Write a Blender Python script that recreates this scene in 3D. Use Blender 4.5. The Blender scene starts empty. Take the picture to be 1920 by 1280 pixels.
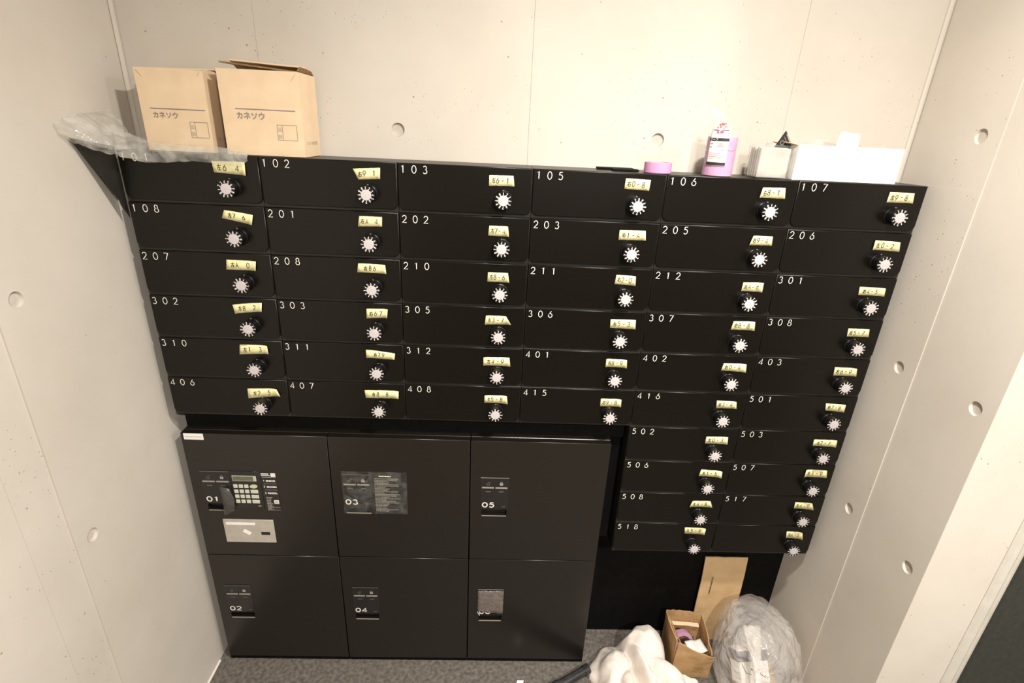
import bpy, bmesh, math, random
from mathutils import Vector, Matrix, noise
from mathutils.geometry import tessellate_polygon

random.seed(7)
scene = bpy.context.scene
COL = scene.collection
T = 1.46            # height of the mailbox tops above the floor (front plane of the mailboxes is y = 0)
CEIL = T + 0.68

# ------------------------------------------------------------------ camera
cam_d = bpy.data.cameras.new('camera')
cam_d.sensor_fit = 'HORIZONTAL'
cam_d.sensor_width = 36.0
cam_d.lens = 975.81 * 36.0 / 1920.0
cam_d.clip_start = 0.02
cam = bpy.data.objects.new('camera', cam_d)
COL.objects.link(cam)
RX = Vector((0.99879147, -0.02128911, 0.04429879))
UP = Vector((-0.03309474, 0.37504446, 0.92641588))
FW = Vector((0.03633659, 0.92676234, -0.37388665))
m = Matrix.Identity(4)
for i in range(3):
    m[i][0] = RX[i]; m[i][1] = UP[i]; m[i][2] = -FW[i]
m[0][3] = 0.7681823; m[1][3] = -1.12640979; m[2][3] = 0.06883499 + T
cam.matrix_world = m
scene.camera = cam

# ------------------------------------------------------------------ world, exposure
world = bpy.data.worlds.new('world'); scene.world = world
world.use_nodes = True
world.node_tree.nodes['Background'].inputs[0].default_value = (1.0, 0.95, 0.88, 1)
world.node_tree.nodes['Background'].inputs[1].default_value = 0.02
scene.view_settings.view_transform = 'Standard'
scene.view_settings.look = 'None'
scene.view_settings.exposure = 0.70
scene.view_settings.gamma = 1.0
scene.view_settings.use_curve_mapping = False

# ceiling downlights of the entrance hall: (x, y, watts)
LAMPS = [(1.12, -0.75, 19.0), (2.50, -1.05, 18.0), (1.25, -1.90, 42.0)]
LAMP_COLOR = (1.0, 0.95, 0.88)

# ------------------------------------------------------------------ materials
def new_mat(name):
    mt = bpy.data.materials.new(name); mt.use_nodes = True
    nt = mt.node_tree
    return mt, nt, nt.nodes['Principled BSDF']

def N(nt, kind, **kw):
    n = nt.nodes.new(kind)
    for k, v in kw.items():
        setattr(n, k, v)
    return n

def coords(nt, scale=(1, 1, 1)):
    tc = N(nt, 'ShaderNodeTexCoord'); mp = N(nt, 'ShaderNodeMapping')
    mp.inputs['Scale'].default_value = scale
    nt.links.new(tc.outputs['Object'], mp.inputs['Vector'])
    return mp.outputs['Vector']

def ramp(nt, fac, stops):
    r = N(nt, 'ShaderNodeValToRGB')
    els = r.color_ramp.elements
    while len(els) < len(stops):
        els.new(0.5)
    for e, (p, c) in zip(els, stops):
        e.position = p; e.color = (c[0], c[1], c[2], 1)
    nt.links.new(fac, r.inputs['Fac'])
    return r.outputs['Color']

def mat_noise(name, c1, c2, rough=0.5, scale=40.0, bump=0.0, spec=0.5, metal=0.0, detail=4.0, bump_scale=None,
              stretch=(1, 1, 1), coat=0.0):
    mt, nt, b = new_mat(name)
    v = coords(nt, stretch)
    n = N(nt, 'ShaderNodeTexNoise'); n.inputs['Scale'].default_value = scale; n.inputs['Detail'].default_value = detail
    nt.links.new(v, n.inputs['Vector'])
    nt.links.new(ramp(nt, n.outputs['Fac'], [(0.3, c1), (0.7, c2)]), b.inputs['Base Color'])
    b.inputs['Roughness'].default_value = rough
    b.inputs['Specular IOR Level'].default_value = spec
    b.inputs['Metallic'].default_value = metal
    b.inputs['Coat Weight'].default_value = coat
    if bump:
        n2 = N(nt, 'ShaderNodeTexNoise'); n2.inputs['Scale'].default_value = bump_scale or scale * 3
        nt.links.new(v, n2.inputs['Vector'])
        bp = N(nt, 'ShaderNodeBump'); bp.inputs['Strength'].default_value = bump; bp.inputs['Distance'].default_value = 0.002
        nt.links.new(n2.outputs['Fac'], bp.inputs['Height']); nt.links.new(bp.outputs['Normal'], b.inputs['Normal'])
    return mt

def mat_concrete(name, dark, light):
    mt, nt, b = new_mat(name)
    v = coords(nt)
    n = N(nt, 'ShaderNodeTexNoise'); n.inputs['Scale'].default_value = 2.6; n.inputs['Detail'].default_value = 7; n.inputs['Roughness'].default_value = 0.62
    nt.links.new(v, n.inputs['Vector'])
    base = ramp(nt, n.outputs['Fac'], [(0.32, dark), (0.68, light)])
    fine = N(nt, 'ShaderNodeTexNoise'); fine.inputs['Scale'].default_value = 190; fine.inputs['Detail'].default_value = 3
    nt.links.new(v, fine.inputs['Vector'])
    # air pits of the cast concrete: small sparse voids, thicker in some bands
    def pits(scale, keep, size):
        vo = N(nt, 'ShaderNodeTexVoronoi'); vo.inputs['Scale'].default_value = scale; vo.inputs['Randomness'].default_value = 1.0
        nt.links.new(v, vo.inputs['Vector'])
        sep = N(nt, 'ShaderNodeSeparateColor'); nt.links.new(vo.outputs['Color'], sep.inputs['Color'])
        k = N(nt, 'ShaderNodeMath', operation='GREATER_THAN'); k.inputs[1].default_value = keep
        nt.links.new(sep.outputs['Red'], k.inputs[0])
        sz = N(nt, 'ShaderNodeMath', operation='MULTIPLY'); sz.inputs[1].default_value = size
        nt.links.new(sep.outputs['Green'], sz.inputs[0])
        d = N(nt, 'ShaderNodeMath', operation='LESS_THAN')
        nt.links.new(vo.outputs['Distance'], d.inputs[0]); nt.links.new(sz.outputs[0], d.inputs[1])
        o = N(nt, 'ShaderNodeMath', operation='MULTIPLY')
        nt.links.new(k.outputs[0], o.inputs[0]); nt.links.new(d.outputs[0], o.inputs[1])
        return o.outputs[0]
    a = pits(64, 0.88, 0.13); c = pits(125, 0.66, 0.19)
    cl = N(nt, 'ShaderNodeTexNoise'); cl.inputs['Scale'].default_value = 4.5
    nt.links.new(v, cl.inputs['Vector'])
    cg = N(nt, 'ShaderNodeMath', operation='GREATER_THAN'); cg.inputs[1].default_value = 0.5
    nt.links.new(cl.outputs['Fac'], cg.inputs[0])
    c2 = N(nt, 'ShaderNodeMath', operation='MULTIPLY'); nt.links.new(c, c2.inputs[0]); nt.links.new(cg.outputs[0], c2.inputs[1])
    mx = N(nt, 'ShaderNodeMath', operation='MAXIMUM'); nt.links.new(a, mx.inputs[0]); nt.links.new(c2.outputs[0], mx.inputs[1])
    mix = N(nt, 'ShaderNodeMix', data_type='RGBA'); mix.inputs['Factor'].default_value = 0
    half = N(nt, 'ShaderNodeMath', operation='MULTIPLY'); half.inputs[1].default_value = 0.7
    nt.links.new(mx.outputs[0], half.inputs[0]); nt.links.new(half.outputs[0], mix.inputs['Factor'])
    nt.links.new(base, mix.inputs['A']); mix.inputs['B'].default_value = (0.22, 0.17, 0.11, 1)
    nt.links.new(mix.outputs['Result'], b.inputs['Base Color'])
    b.inputs['Roughness'].default_value = 0.75
    b.inputs['Specular IOR Level'].default_value = 0.25
    h = N(nt, 'ShaderNodeMath', operation='SUBTRACT')
    f2 = N(nt, 'ShaderNodeMath', operation='MULTIPLY'); f2.inputs[1].default_value = 0.12
    nt.links.new(fine.outputs['Fac'], f2.inputs[0]); nt.links.new(f2.outputs[0], h.inputs[0]); nt.links.new(mx.outputs[0], h.inputs[1])
    bp = N(nt, 'ShaderNodeBump'); bp.inputs['Strength'].default_value = 0.5; bp.inputs['Distance'].default_value = 0.0015
    nt.links.new(h.outputs[0], bp.inputs['Height']); nt.links.new(bp.outputs['Normal'], b.inputs['Normal'])
    return mt

def mat_film(name, col, alpha, alpha2, scale=30.0, rough=0.18, bump=0.6, bump_scale=25.0, bdist=0.01):
    mt, nt, b = new_mat(name)
    v = coords(nt)
    n = N(nt, 'ShaderNodeTexNoise'); n.inputs['Scale'].default_value = scale; n.inputs['Detail'].default_value = 5
    n.inputs['Distortion'].default_value = 1.2
    nt.links.new(v, n.inputs['Vector'])
    mr = N(nt, 'ShaderNodeMapRange'); mr.inputs['From Min'].default_value = 0.35; mr.inputs['From Max'].default_value = 0.68
    mr.inputs['To Min'].default_value = alpha; mr.inputs['To Max'].default_value = alpha2
    nt.links.new(n.outputs['Fac'], mr.inputs['Value']); nt.links.new(mr.outputs[0], b.inputs['Alpha'])
    b.inputs['Base Color'].default_value = (*col, 1)
    b.inputs['Roughness'].default_value = rough
    b.inputs['Specular IOR Level'].default_value = 0.7
    n2 = N(nt, 'ShaderNodeTexNoise'); n2.inputs['Scale'].default_value = bump_scale; n2.inputs['Detail'].default_value = 3
    n2.inputs['Distortion'].default_value = 1.5
    nt.links.new(v, n2.inputs['Vector'])
    bp = N(nt, 'ShaderNodeBump'); bp.inputs['Strength'].default_value = bump; bp.inputs['Distance'].default_value = bdist
    nt.links.new(n2.outputs['Fac'], bp.inputs['Height']); nt.links.new(bp.outputs['Normal'], b.inputs['Normal'])
    for l in list(b.inputs['Alpha'].links):
        nt.links.remove(l)
    tl = N(nt, 'ShaderNodeBsdfTranslucent'); tl.inputs['Color'].default_value = (*col, 1)
    tp = N(nt, 'ShaderNodeBsdfTransparent'); tp.inputs['Color'].default_value = (0.98, 0.98, 0.97, 1)
    m1 = N(nt, 'ShaderNodeMixShader'); m1.inputs[0].default_value = 0.35
    m2 = N(nt, 'ShaderNodeMixShader')
    nt.links.new(b.outputs[0], m1.inputs[1]); nt.links.new(tl.outputs[0], m1.inputs[2])
    nt.links.new(mr.outputs[0], m2.inputs[0]); nt.links.new(tp.outputs[0], m2.inputs[1]); nt.links.new(m1.outputs[0], m2.inputs[2])
    out = [q for q in nt.nodes if q.type == 'OUTPUT_MATERIAL'][0]
    nt.links.new(m2.outputs[0], out.inputs['Surface'])
    return mt

def mat_emit(name, col, strength):
    mt, nt, b = new_mat(name)
    b.inputs['Base Color'].default_value = (*col, 1)
    b.inputs['Emission Color'].default_value = (*col, 1)
    b.inputs['Emission Strength'].default_value = strength
    return mt

M = {}
M['concrete'] = mat_concrete('concrete', (0.525, 0.478, 0.415), (0.595, 0.548, 0.485))
M['concrete_plug'] = mat_noise('concrete_plug', (0.45, 0.41, 0.355), (0.54, 0.495, 0.435), 0.8, 60, 0.2, 0.2)
M['sealant'] = mat_noise('sealant', (0.55, 0.50, 0.42), (0.66, 0.60, 0.52), 0.7, 30, 0.2, 0.3)
M['floor'] = mat_noise('floor_stone', (0.07, 0.061, 0.052), (0.175, 0.154, 0.133), 0.55, 90, 0.35, 0.35, detail=8)
M['mail_black'] = mat_noise('mailbox_black_steel', (0.0030, 0.0022, 0.0013), (0.0052, 0.0039, 0.0024), 0.30, 260, 0.02, 0.3)
M['mail_body'] = mat_noise('mailbox_body_steel', (0.010, 0.0085, 0.0066), (0.016, 0.0136, 0.011), 0.38, 200, 0.05, 0.45)
M['locker_black'] = mat_noise('locker_black_steel', (0.0066, 0.0050, 0.0034), (0.0112, 0.0088, 0.0062), 0.30, 300, 0.05, 0.6)
M['panel_gloss'] = mat_noise('control_panel_gloss', (0.012, 0.011, 0.010), (0.018, 0.016, 0.015), 0.22, 60, 0.0, 0.5)
M['recess'] = mat_noise('slot_dark', (0.004, 0.004, 0.004), (0.008, 0.007, 0.006), 0.6, 60)
M['matt_black'] = mat_noise('matt_black_panel', (0.0025, 0.0022, 0.002), (0.0045, 0.004, 0.0036), 0.7, 60, 0.0, 0.1)
M['dial_black'] = mat_noise('dial_black_plastic', (0.004, 0.0036, 0.004), (0.007, 0.006, 0.007), 0.3, 80, 0, 0.3)
M['white_print'] = mat_noise('white_print', (0.74, 0.70, 0.64), (0.80, 0.76, 0.70), 0.5, 60)
M['dial_white'] = mat_noise('dial_white_plastic', (0.50, 0.46, 0.465), (0.55, 0.505, 0.51), 0.4, 60)
M['grey_print'] = mat_noise('grey_print', (0.28, 0.26, 0.22), (0.33, 0.30, 0.26), 0.5, 60)
M['grey_print_dim'] = mat_noise('dim_grey_print', (0.12, 0.11, 0.095), (0.15, 0.135, 0.12), 0.5, 60)
M['tape'] = mat_noise('masking_tape', (0.66, 0.60, 0.30), (0.82, 0.77, 0.46), 0.6, 70, 0.25, 0.3)
M['ink'] = mat_noise('brown_black_ink', (0.030, 0.018, 0.004), (0.05, 0.032, 0.008), 0.5, 60)
M['kraft'] = mat_noise('kraft_board_light', (0.66, 0.50, 0.33), (0.73, 0.565, 0.385), 0.75, 22, 0.1, 0.2)
M['kraft_dark'] = mat_noise('kraft_board_brown', (0.37, 0.225, 0.10), (0.47, 0.30, 0.15), 0.75, 22, 0.15, 0.2)
M['kraft_mid'] = mat_noise('kraft_board_tan', (0.50, 0.335, 0.175), (0.58, 0.405, 0.225), 0.75, 22, 0.12, 0.2)
M['kraft_core'] = mat_noise('kraft_board_core', (0.20, 0.115, 0.045), (0.30, 0.18, 0.08), 0.85, 120, 0.4, 0.2)
M['kraft_ink'] = mat_noise('blue_grey_ink', (0.16, 0.145, 0.15), (0.22, 0.20, 0.20), 0.6, 60)
M['kraft_ink_pale'] = mat_noise('pale_ink', (0.34, 0.30, 0.24), (0.40, 0.35, 0.28), 0.6, 60)
M['pink'] = mat_noise('pink_tape', (0.50, 0.25, 0.44), (0.56, 0.29, 0.49), 0.6, 40, 0.1, 0.3)
M['pink_dark'] = mat_noise('pink_tape_core', (0.55, 0.42, 0.36), (0.62, 0.48, 0.42), 0.7, 40)
M['white_card'] = mat_noise('white_card', (0.83, 0.79, 0.76), (0.88, 0.84, 0.81), 0.5, 20, 0.0, 0.35)
M['paper'] = mat_noise('thin_white_paper', (0.40, 0.37, 0.33), (0.50, 0.47, 0.42), 0.7, 30, 0.1)
M['red_print'] = mat_noise('red_print', (0.62, 0.05, 0.09), (0.72, 0.09, 0.13), 0.5, 60)
M['black_print'] = mat_noise('black_print', (0.012, 0.010, 0.009), (0.02, 0.018, 0.016), 0.5, 60)
M['navy'] = mat_noise('navy_print', (0.02, 0.022, 0.04), (0.035, 0.038, 0.06), 0.5, 60)
M['towel'] = mat_noise('white_towel', (0.66, 0.59, 0.53), (0.75, 0.68, 0.62), 0.95, 60, 0.3, 0.1, bump_scale=700)
M['pipe'] = mat_noise('black_tube', (0.016, 0.016, 0.017), (0.03, 0.03, 0.031), 0.25, 60)
M['film'] = mat_film('clear_film', (0.92, 0.91, 0.88), 0.06, 0.24, 26)
M['film_sheet'] = mat_film('clear_sheet', (0.92, 0.91, 0.86), 0.10, 0.34, 18, 0.14, 0.8, 22, 0.012)
M['film_thin'] = mat_film('thin_clear_film', (0.95, 0.94, 0.90), 0.008, 0.06, 40, 0.12)
M['film_bag'] = mat_film('bag_film', (0.96, 0.92, 0.89), 0.22, 0.58, 9, 0.14, 1.0, 14, 0.02)
M['film_knot'] = mat_film('bag_film_gathered', (0.88, 0.85, 0.80), 0.45, 0.8, 30, 0.25, 0.8, 40, 0.006)
M['film_dark'] = mat_film('smoky_film', (0.17, 0.16, 0.145), 0.35, 0.65, 60, 0.2, 0.5, 60, 0.004)
M['film_pink'] = mat_film('pinkish_protective_film', (0.36, 0.30, 0.27), 0.35, 0.65, 60, 0.2, 0.6, 70, 0.004)
M['shadow_black'] = mat_noise('shadow_sheet_black', (0.012, 0.011, 0.009), (0.022, 0.019, 0.015), 0.6, 30, 0.1, 0.2)  # near-black of the sheet added in place of a shadow
M['silver'] = mat_noise('silver_grey_plate', (0.40, 0.36, 0.31), (0.45, 0.41, 0.36), 0.45, 50, 0.0, 0.4)
M['key'] = mat_noise('key_plastic', (0.50, 0.49, 0.40), (0.58, 0.56, 0.47), 0.5, 60)
M['key_oval'] = mat_noise('key_yellow_green', (0.46, 0.48, 0.27), (0.54, 0.55, 0.33), 0.5, 60)
M['lcd'] = mat_noise('lcd_green_grey', (0.10, 0.10, 0.065), (0.14, 0.135, 0.09), 0.25, 60)
M['lcd_frame'] = mat_noise('lcd_frame', (0.42, 0.42, 0.36), (0.48, 0.47, 0.41), 0.4, 60)
M['orange_print'] = mat_noise('orange_print', (0.50, 0.26, 0.12), (0.56, 0.30, 0.15), 0.5, 60)
M['door_dark'] = mat_noise('dark_green_grey_steel', (0.022, 0.024, 0.020), (0.034, 0.036, 0.030), 0.5, 90, 0.1)
M['frame_grey'] = mat_noise('painted_frame', (0.50, 0.47, 0.41), (0.56, 0.53, 0.47), 0.5, 30)
M['ceiling'] = mat_noise('ceiling_paint', (0.70, 0.67, 0.62), (0.76, 0.73, 0.68), 0.8, 10)
M['lamp_ring'] = mat_noise('lamp_ring_white', (0.75, 0.74, 0.72), (0.8, 0.79, 0.77), 0.4, 20)
M['lamp_glow'] = mat_emit('lamp_glow', (1.0, 0.93, 0.84), 6.0)

# ------------------------------------------------------------------ mesh helpers
def link(o, parent=None):
    COL.objects.link(o)
    if parent is not None:
        o.parent = parent
    return o

def mesh_data(name, verts, faces, mat=None, smooth=False):
    me = bpy.data.meshes.new(name)
    me.from_pydata([tuple(v) for v in verts], [], faces)
    me.update()
    if mat is not None:
        me.materials.append(M[mat] if isinstance(mat, str) else mat)
    if smooth:
        me.polygons.foreach_set('use_smooth', [True] * len(me.polygons))
    return me

def obj(name, verts, faces, mat, parent=None, smooth=False, loc=None):
    o = bpy.data.objects.new(name, mesh_data(name, verts, faces, mat, smooth))
    if loc is not None:
        o.location = loc
    return link(o, parent)

def obj_me(name, me, parent=None, loc=None):
    o = bpy.data.objects.new(name, me)
    if loc is not None:
        o.location = loc
    return link(o, parent)

def from_bm(name, bm, mat, smooth=False):
    bmesh.ops.recalc_face_normals(bm, faces=bm.faces)
    me = bpy.data.meshes.new(name)
    bm.to_mesh(me); bm.free()
    me.materials.append(M[mat])
    if smooth:
        me.polygons.foreach_set('use_smooth', [True] * len(me.polygons))
    return me

def box_bm(bm, x0, x1, y0, y1, z0, z1):
    v = [bm.verts.new(p) for p in ((x0, y0, z0), (x1, y0, z0), (x1, y1, z0), (x0, y1, z0),
                                   (x0, y0, z1), (x1, y0, z1), (x1, y1, z1), (x0, y1, z1))]
    fs = []
    for f in ((0, 1, 5, 4), (1, 2, 6, 5), (2, 3, 7, 6), (3, 0, 4, 7), (4, 5, 6, 7), (3, 2, 1, 0)):
        fs.append(bm.faces.new([v[i] for i in f]))
    return v, fs

def box_me(name, x0, x1, y0, y1, z0, z1, mat, bevel=0.0, seg=1):
    bm = bmesh.new()
    box_bm(bm, x0, x1, y0, y1, z0, z1)
    if bevel:
        bmesh.ops.bevel(bm, geom=list(bm.edges), offset=bevel, segments=seg, affect='EDGES', profile=0.5)
    return from_bm(name, bm, mat)

def box(name, x0, x1, y0, y1, z0, z1, mat, parent=None, bevel=0.0, seg=1, loc=None, rot=None):
    o = obj_me(name, box_me(name, x0, x1, y0, y1, z0, z1, mat, bevel, seg), parent, loc)
    if rot:
        o.rotation_euler = rot
    return o

def empty(name, loc=(0, 0, 0), rotz=0.0):
    o = bpy.data.objects.new(name, None)
    o.empty_display_size = 0.02
    o.location = loc; o.rotation_euler = (0, 0, rotz)
    return link(o)

def tag(o, label, cat, group=None):
    o['label'] = label; o['category'] = cat
    if group:
        o['group'] = group
    return o

def struct(o, label=None):
    o['kind'] = 'structure'
    if label:
        o['label'] = label
    return o

def lathe(profile, axis='z', n=32):
    """profile: (radius, height) pairs; closed at the ends with radius 0 where given"""
    verts, faces = [], []
    for r, h in profile:
        for i in range(n):
            a = 2 * math.pi * i / n
            p = (r * math.cos(a), r * math.sin(a), h)
            if axis == 'y':
                p = (p[0], -p[2], p[1])
            verts.append(p)
    for k in range(len(profile) - 1):
        for i in range(n):
            j = (i + 1) % n
            faces.append((k * n + i, k * n + j, (k + 1) * n + j, (k + 1) * n + i))
    return verts, faces

def cap(verts, faces, start, n, flip=False):
    f = list(range(start, start + n))
    faces.append(tuple(reversed(f)) if flip else tuple(f))

def grid_faces(nu, nv, off=0):
    return [(off + i * nv + j, off + (i + 1) * nv + j, off + (i + 1) * nv + j + 1, off + i * nv + j + 1)
            for i in range(nu - 1) for j in range(nv - 1)]

def sheet(name, pts, nu, nv, mat, parent=None, th=0.0004, smooth=True, sub=0):
    """a thin sheet from an nu x nv grid of points, with real thickness"""
    bm = bmesh.new()
    vs = [bm.verts.new(p) for p in pts]
    for f in grid_faces(nu, nv):
        bm.faces.new([vs[i] for i in f])
    bm.normal_update()
    geom = bmesh.ops.solidify(bm, geom=list(bm.faces), thickness=th)
    me = from_bm(name, bm, mat, smooth)
    o = obj_me(name, me, parent)
    if sub:
        md = o.modifiers.new('smooth', 'SUBSURF'); md.levels = sub; md.render_levels = sub
    return o

# ------------------------------------------------------------------ flat lettering in the x-z plane, facing -y
def arc(cx, cy, rx, ry, a0, a1, n=14):
    return [(cx + rx * math.cos(math.radians(a0 + (a1 - a0) * i / n)),
             cy + ry * math.sin(math.radians(a0 + (a1 - a0) * i / n))) for i in range(n + 1)]

GL = {
    '0': [arc(.31, .5, .31, .5, 90, 450, 22)],
    '1': [[(.12, .84), (.33, 1), (.33, 0)]],
    '2': [arc(.3, .71, .28, .29, 168, -38) + [(.02, 0), (.62, 0)]],
    '3': [arc(.28, .755, .23, .245, 155, -90), arc(.28, .265, .29, .265, 90, -150)],
    '4': [[(.48, 0), (.48, 1), (0, .24), (.66, .24)]],
    '5': [[(.56, 1), (.17, 1), (.08, .54)] + arc(.28, .33, .3, .33, 122, -145)],
    '6': [arc(.31, .31, .3, .31, 150, 510, 20), [(.05, .45), (.44, 1)]],
    '7': [[(.02, 1), (.62, 1), (.2, 0)]],
    '8': [arc(.3, .76, .22, .24, -90, 270, 18), arc(.3, .27, .29, .27, 90, 450, 18)],
    '9': [arc(.31, .69, .3, .31, -30, 330, 20), [(.57, .55), (.18, 0)]],
    'A': [[(0, 0), (.31, 1), (.62, 0)], [(.11, .33), (.51, .33)]],
    'B': [[(.06, 0), (.06, 1), (.28, 1)] + arc(.28, .76, .24, .24, 90, -90, 8) + [(.06, .52)],
          [(.28, .52)] + arc(.3, .26, .28, .26, 90, -90, 8) + [(.06, 0)]],
    '-': [[(.05, .5), (.55, .53)]],
    '左': [[(.0, .72), (1.0, .76)], [(.5, 1), (.4, .5), (.05, .02)], [(.42, .42), (.92, .45)], [(.68, .42), (.66, .06)], [(.34, .04), (1.0, .07)]],
    '右': [[(.0, .70), (1.0, .76)], [(.52, 1), (.36, .5), (.0, .12)], [(.38, .46), (.36, .04)], [(.38, .46), (.88, .48), (.84, .05), (.36, .05)]],
}

def ribbon(pts, w, y, verts, faces):
    n = len(pts)
    closed = n > 3 and math.dist(pts[0], pts[-1]) < 1e-6
    L = []
    for i in range(n):
        if closed:
            p0 = pts[(i - 1) % (n - 1)]; p1 = pts[(i + 1) % (n - 1)] if i < n - 1 else pts[1]
            if i == 0:
                p0 = pts[n - 2]
        else:
            p0 = pts[max(0, i - 1)]; p1 = pts[min(n - 1, i + 1)]
        dx, dz = p1[0] - p0[0], p1[1] - p0[1]
        l = math.hypot(dx, dz) or 1
        nx, nz = -dz / l, dx / l
        k = 1.0
        if 0 < i < n - 1:
            ax, az = pts[i][0] - pts[i - 1][0], pts[i][1] - pts[i - 1][1]
            la = math.hypot(ax, az) or 1
            c = abs((-az / la) * nx + (ax / la) * nz)
            k = min(1.6, 1 / max(c, 0.5))
        L.append((nx * k, nz * k))
    b = len(verts)
    for (x, z), (nx, nz) in zip(pts, L):
        verts.append((x + nx * w / 2, y, z + nz * w / 2))
        verts.append((x - nx * w / 2, y, z - nz * w / 2))
    for i in range(n - 1):
        faces.append((b + 2 * i, b + 2 * i + 1, b + 2 * i + 3, b + 2 * i + 2))

def glyphs(text, x, z, h, wide, stroke, pitch, y, verts, faces, jitter=0.0, slant=0.0):
    rnd = random.Random(hash_str(text))
    for ch in text:
        if ch != ' ':
            jx = rnd.uniform(-jitter, jitter); jz = rnd.uniform(-jitter, jitter)
            sc = 0.62 if ch in '左右' else 1.0
            for st in GL[ch]:
                ribbon([(x + px * h * wide * sc * (1.0 if ch not in '左右' else 1.5) + slant * pz * h + jx,
                         z + pz * h + jz) for px, pz in st], stroke, y, verts, faces)
        x += pitch
    return verts, faces

def hash_str(s):
    r = 17
    for ch in s:
        r = (r * 131 + ord(ch)) % 1000003
    return r

def flat_rects(rects, y, verts=None, faces=None):
    verts = [] if verts is None else verts
    faces = [] if faces is None else faces
    for x0, x1, z0, z1 in rects:
        b = len(verts)
        verts += [(x0, y, z0), (x1, y, z0), (x1, y, z1), (x0, y, z1)]
        faces.append((b, b + 1, b + 2, b + 3))
    return verts, faces

def text_me(body, size, mat, spacing=1.0, bold=0.0):
    """real letters from Blender's own font, laid in the x-z plane facing -y"""
    c = bpy.data.curves.new('lettering', 'FONT'); c.body = body; c.size = size; c.space_character = spacing
    t = bpy.data.objects.new('lettering', c); COL.objects.link(t)
    bpy.context.view_layer.update()
    me = bpy.data.meshes.new_from_object(t.evaluated_get(bpy.context.evaluated_depsgraph_get()))
    bpy.data.objects.remove(t); bpy.data.curves.remove(c)
    me.transform(Matrix.Rotation(math.radians(90), 4, 'X'))
    if bold:      # heavier strokes: the same letter printed a few times, slightly shifted
        vs = [tuple(q.co) for q in me.vertices]; fs = [tuple(p.vertices) for p in me.polygons]
        v, f = [], []
        for k, (dx, dz) in enumerate(((0, 0), (bold, 0), (0, bold), (bold, bold), (-bold, 0), (0, -bold))):
            o = len(v)
            v += [(x + dx * size, y - 0.00002 * k, z + dz * size) for x, y, z in vs]
            f += [tuple(i + o for i in q) for q in fs]
        me = bpy.data.meshes.new('lettering'); me.from_pydata(v, [], f)
    me.materials.clear(); me.materials.append(M[mat])
    return me

def text_lines(x0, x1, z0, z1, rows, y, seed, fill=0.62, ragged=0.5):
    """fine print too small to read: rows of short word-length marks"""
    rnd = random.Random(seed); rects = []
    step = (z1 - z0) / rows
    for r in range(rows):
        zz = z1 - (r + 0.5) * step; x = x0
        end = x0 + (x1 - x0) * rnd.uniform(ragged, 1.0)
        while x < end:
            w = rnd.uniform(0.0025, 0.007)
            rects.append((x, min(x + w, x1), zz - step * fill / 2, zz + step * fill / 2))
            x += w + 0.0009
    return flat_rects(rects, y)

# ------------------------------------------------------------------ setting
XL, XR, YB = -0.030, 1.706, 0.125       # left wall, right wall, back wall
YE = -0.300                             # end of the right wall
XE = 1.862                              # its far edge, at the door frame
GAP = 0.00022

def concrete_panel(parent, origin, ux, nrm, w, h, holes=(), th=0.014):
    """one cast panel: front face with real tie-cone holes, edges and the recessed plugs"""
    ux = Vector(ux); nrm = Vector(nrm); uz = Vector((0, 0, 1)); o = Vector(origin)
    P = lambda u, v, d=0.0: o + ux * u + uz * v - nrm * d
    nseg = 24
    loops = [[(GAP, 0), (w - GAP, 0), (w - GAP, h), (GAP, h)]]
    for hu, hv, r in holes:
        loops.append([(hu + r * math.cos(-2 * math.pi * i / nseg), hv + r * math.sin(-2 * math.pi * i / nseg)) for i in range(nseg)])
    flat = [p for l in loops for p in l]
    tris = tessellate_polygon([[Vector((a, b, 0)) for a, b in l] for l in loops])
    bm = bmesh.new()
    vf = [bm.verts.new(P(a, b)) for a, b in flat]
    for t in tris:
        try:
            bm.faces.new([vf[i] for i in t])
        except ValueError:
            pass
    back = [bm.verts.new(P(a, b, th)) for a, b in loops[0]]
    for i in range(4):
        j = (i + 1) % 4
        bm.faces.new([vf[i], vf[j], back[j], back[i]])
    k = 4
    for hu, hv, r in holes:
        ring = [bm.verts.new(P(hu + r * 0.9 * math.cos(-2 * math.pi * i / nseg), hv + r * 0.9 * math.sin(-2 * math.pi * i / nseg), 0.0085)) for i in range(nseg)]
        for i in range(nseg):
            j = (i + 1) % nseg
            bm.faces.new([vf[k + i], vf[k + j], ring[j], ring[i]])
        k += nseg
    po = obj_me('concrete_panel', from_bm('concrete_panel', bm, 'concrete'), parent)
    for hu, hv, r in holes:
        bm = bmesh.new()
        top = [bm.verts.new(P(hu + r * 0.92 * math.cos(2 * math.pi * i / nseg), hv + r * 0.92 * math.sin(2 * math.pi * i / nseg), 0.0065)) for i in range(nseg)]
        bot = [bm.verts.new(P(hu + r * 0.92 * math.cos(2 * math.pi * i / nseg), hv + r * 0.92 * math.sin(2 * math.pi * i / nseg), 0.0105)) for i in range(nseg)]
        bm.faces.new(top); bm.faces.new(list(reversed(bot)))
        for i in range(nseg):
            bm.faces.new([top[i], bot[i], bot[(i + 1) % nseg], top[(i + 1) % nseg]])
        obj_me('tie_hole_plug', from_bm('tie_hole_plug', bm, 'concrete_plug'), po)
    return po

R_H = 0.0145
# back wall
wb = struct(box('wall_back', XL - 0.2, XR + 0.2, YB + 0.013, YB + 0.16, 0, CEIL, 'concrete'), 'pale cast concrete back wall above the mailboxes')
joints = [XL, 0.254, 0.832, 1.405, XR]
for a, b_ in zip(joints[:-1], joints[1:]):
    hs = [((hx - a), T + hz, R_H) for hx, hz in ((0.542, 0.061), (1.124, 0.065), (0.542, 0.56), (1.124, 0.56)) if a < hx < b_]
    concrete_panel(wb, (a, YB, 0), (1, 0, 0), (0, -1, 0), b_ - a, CEIL, hs)
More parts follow.
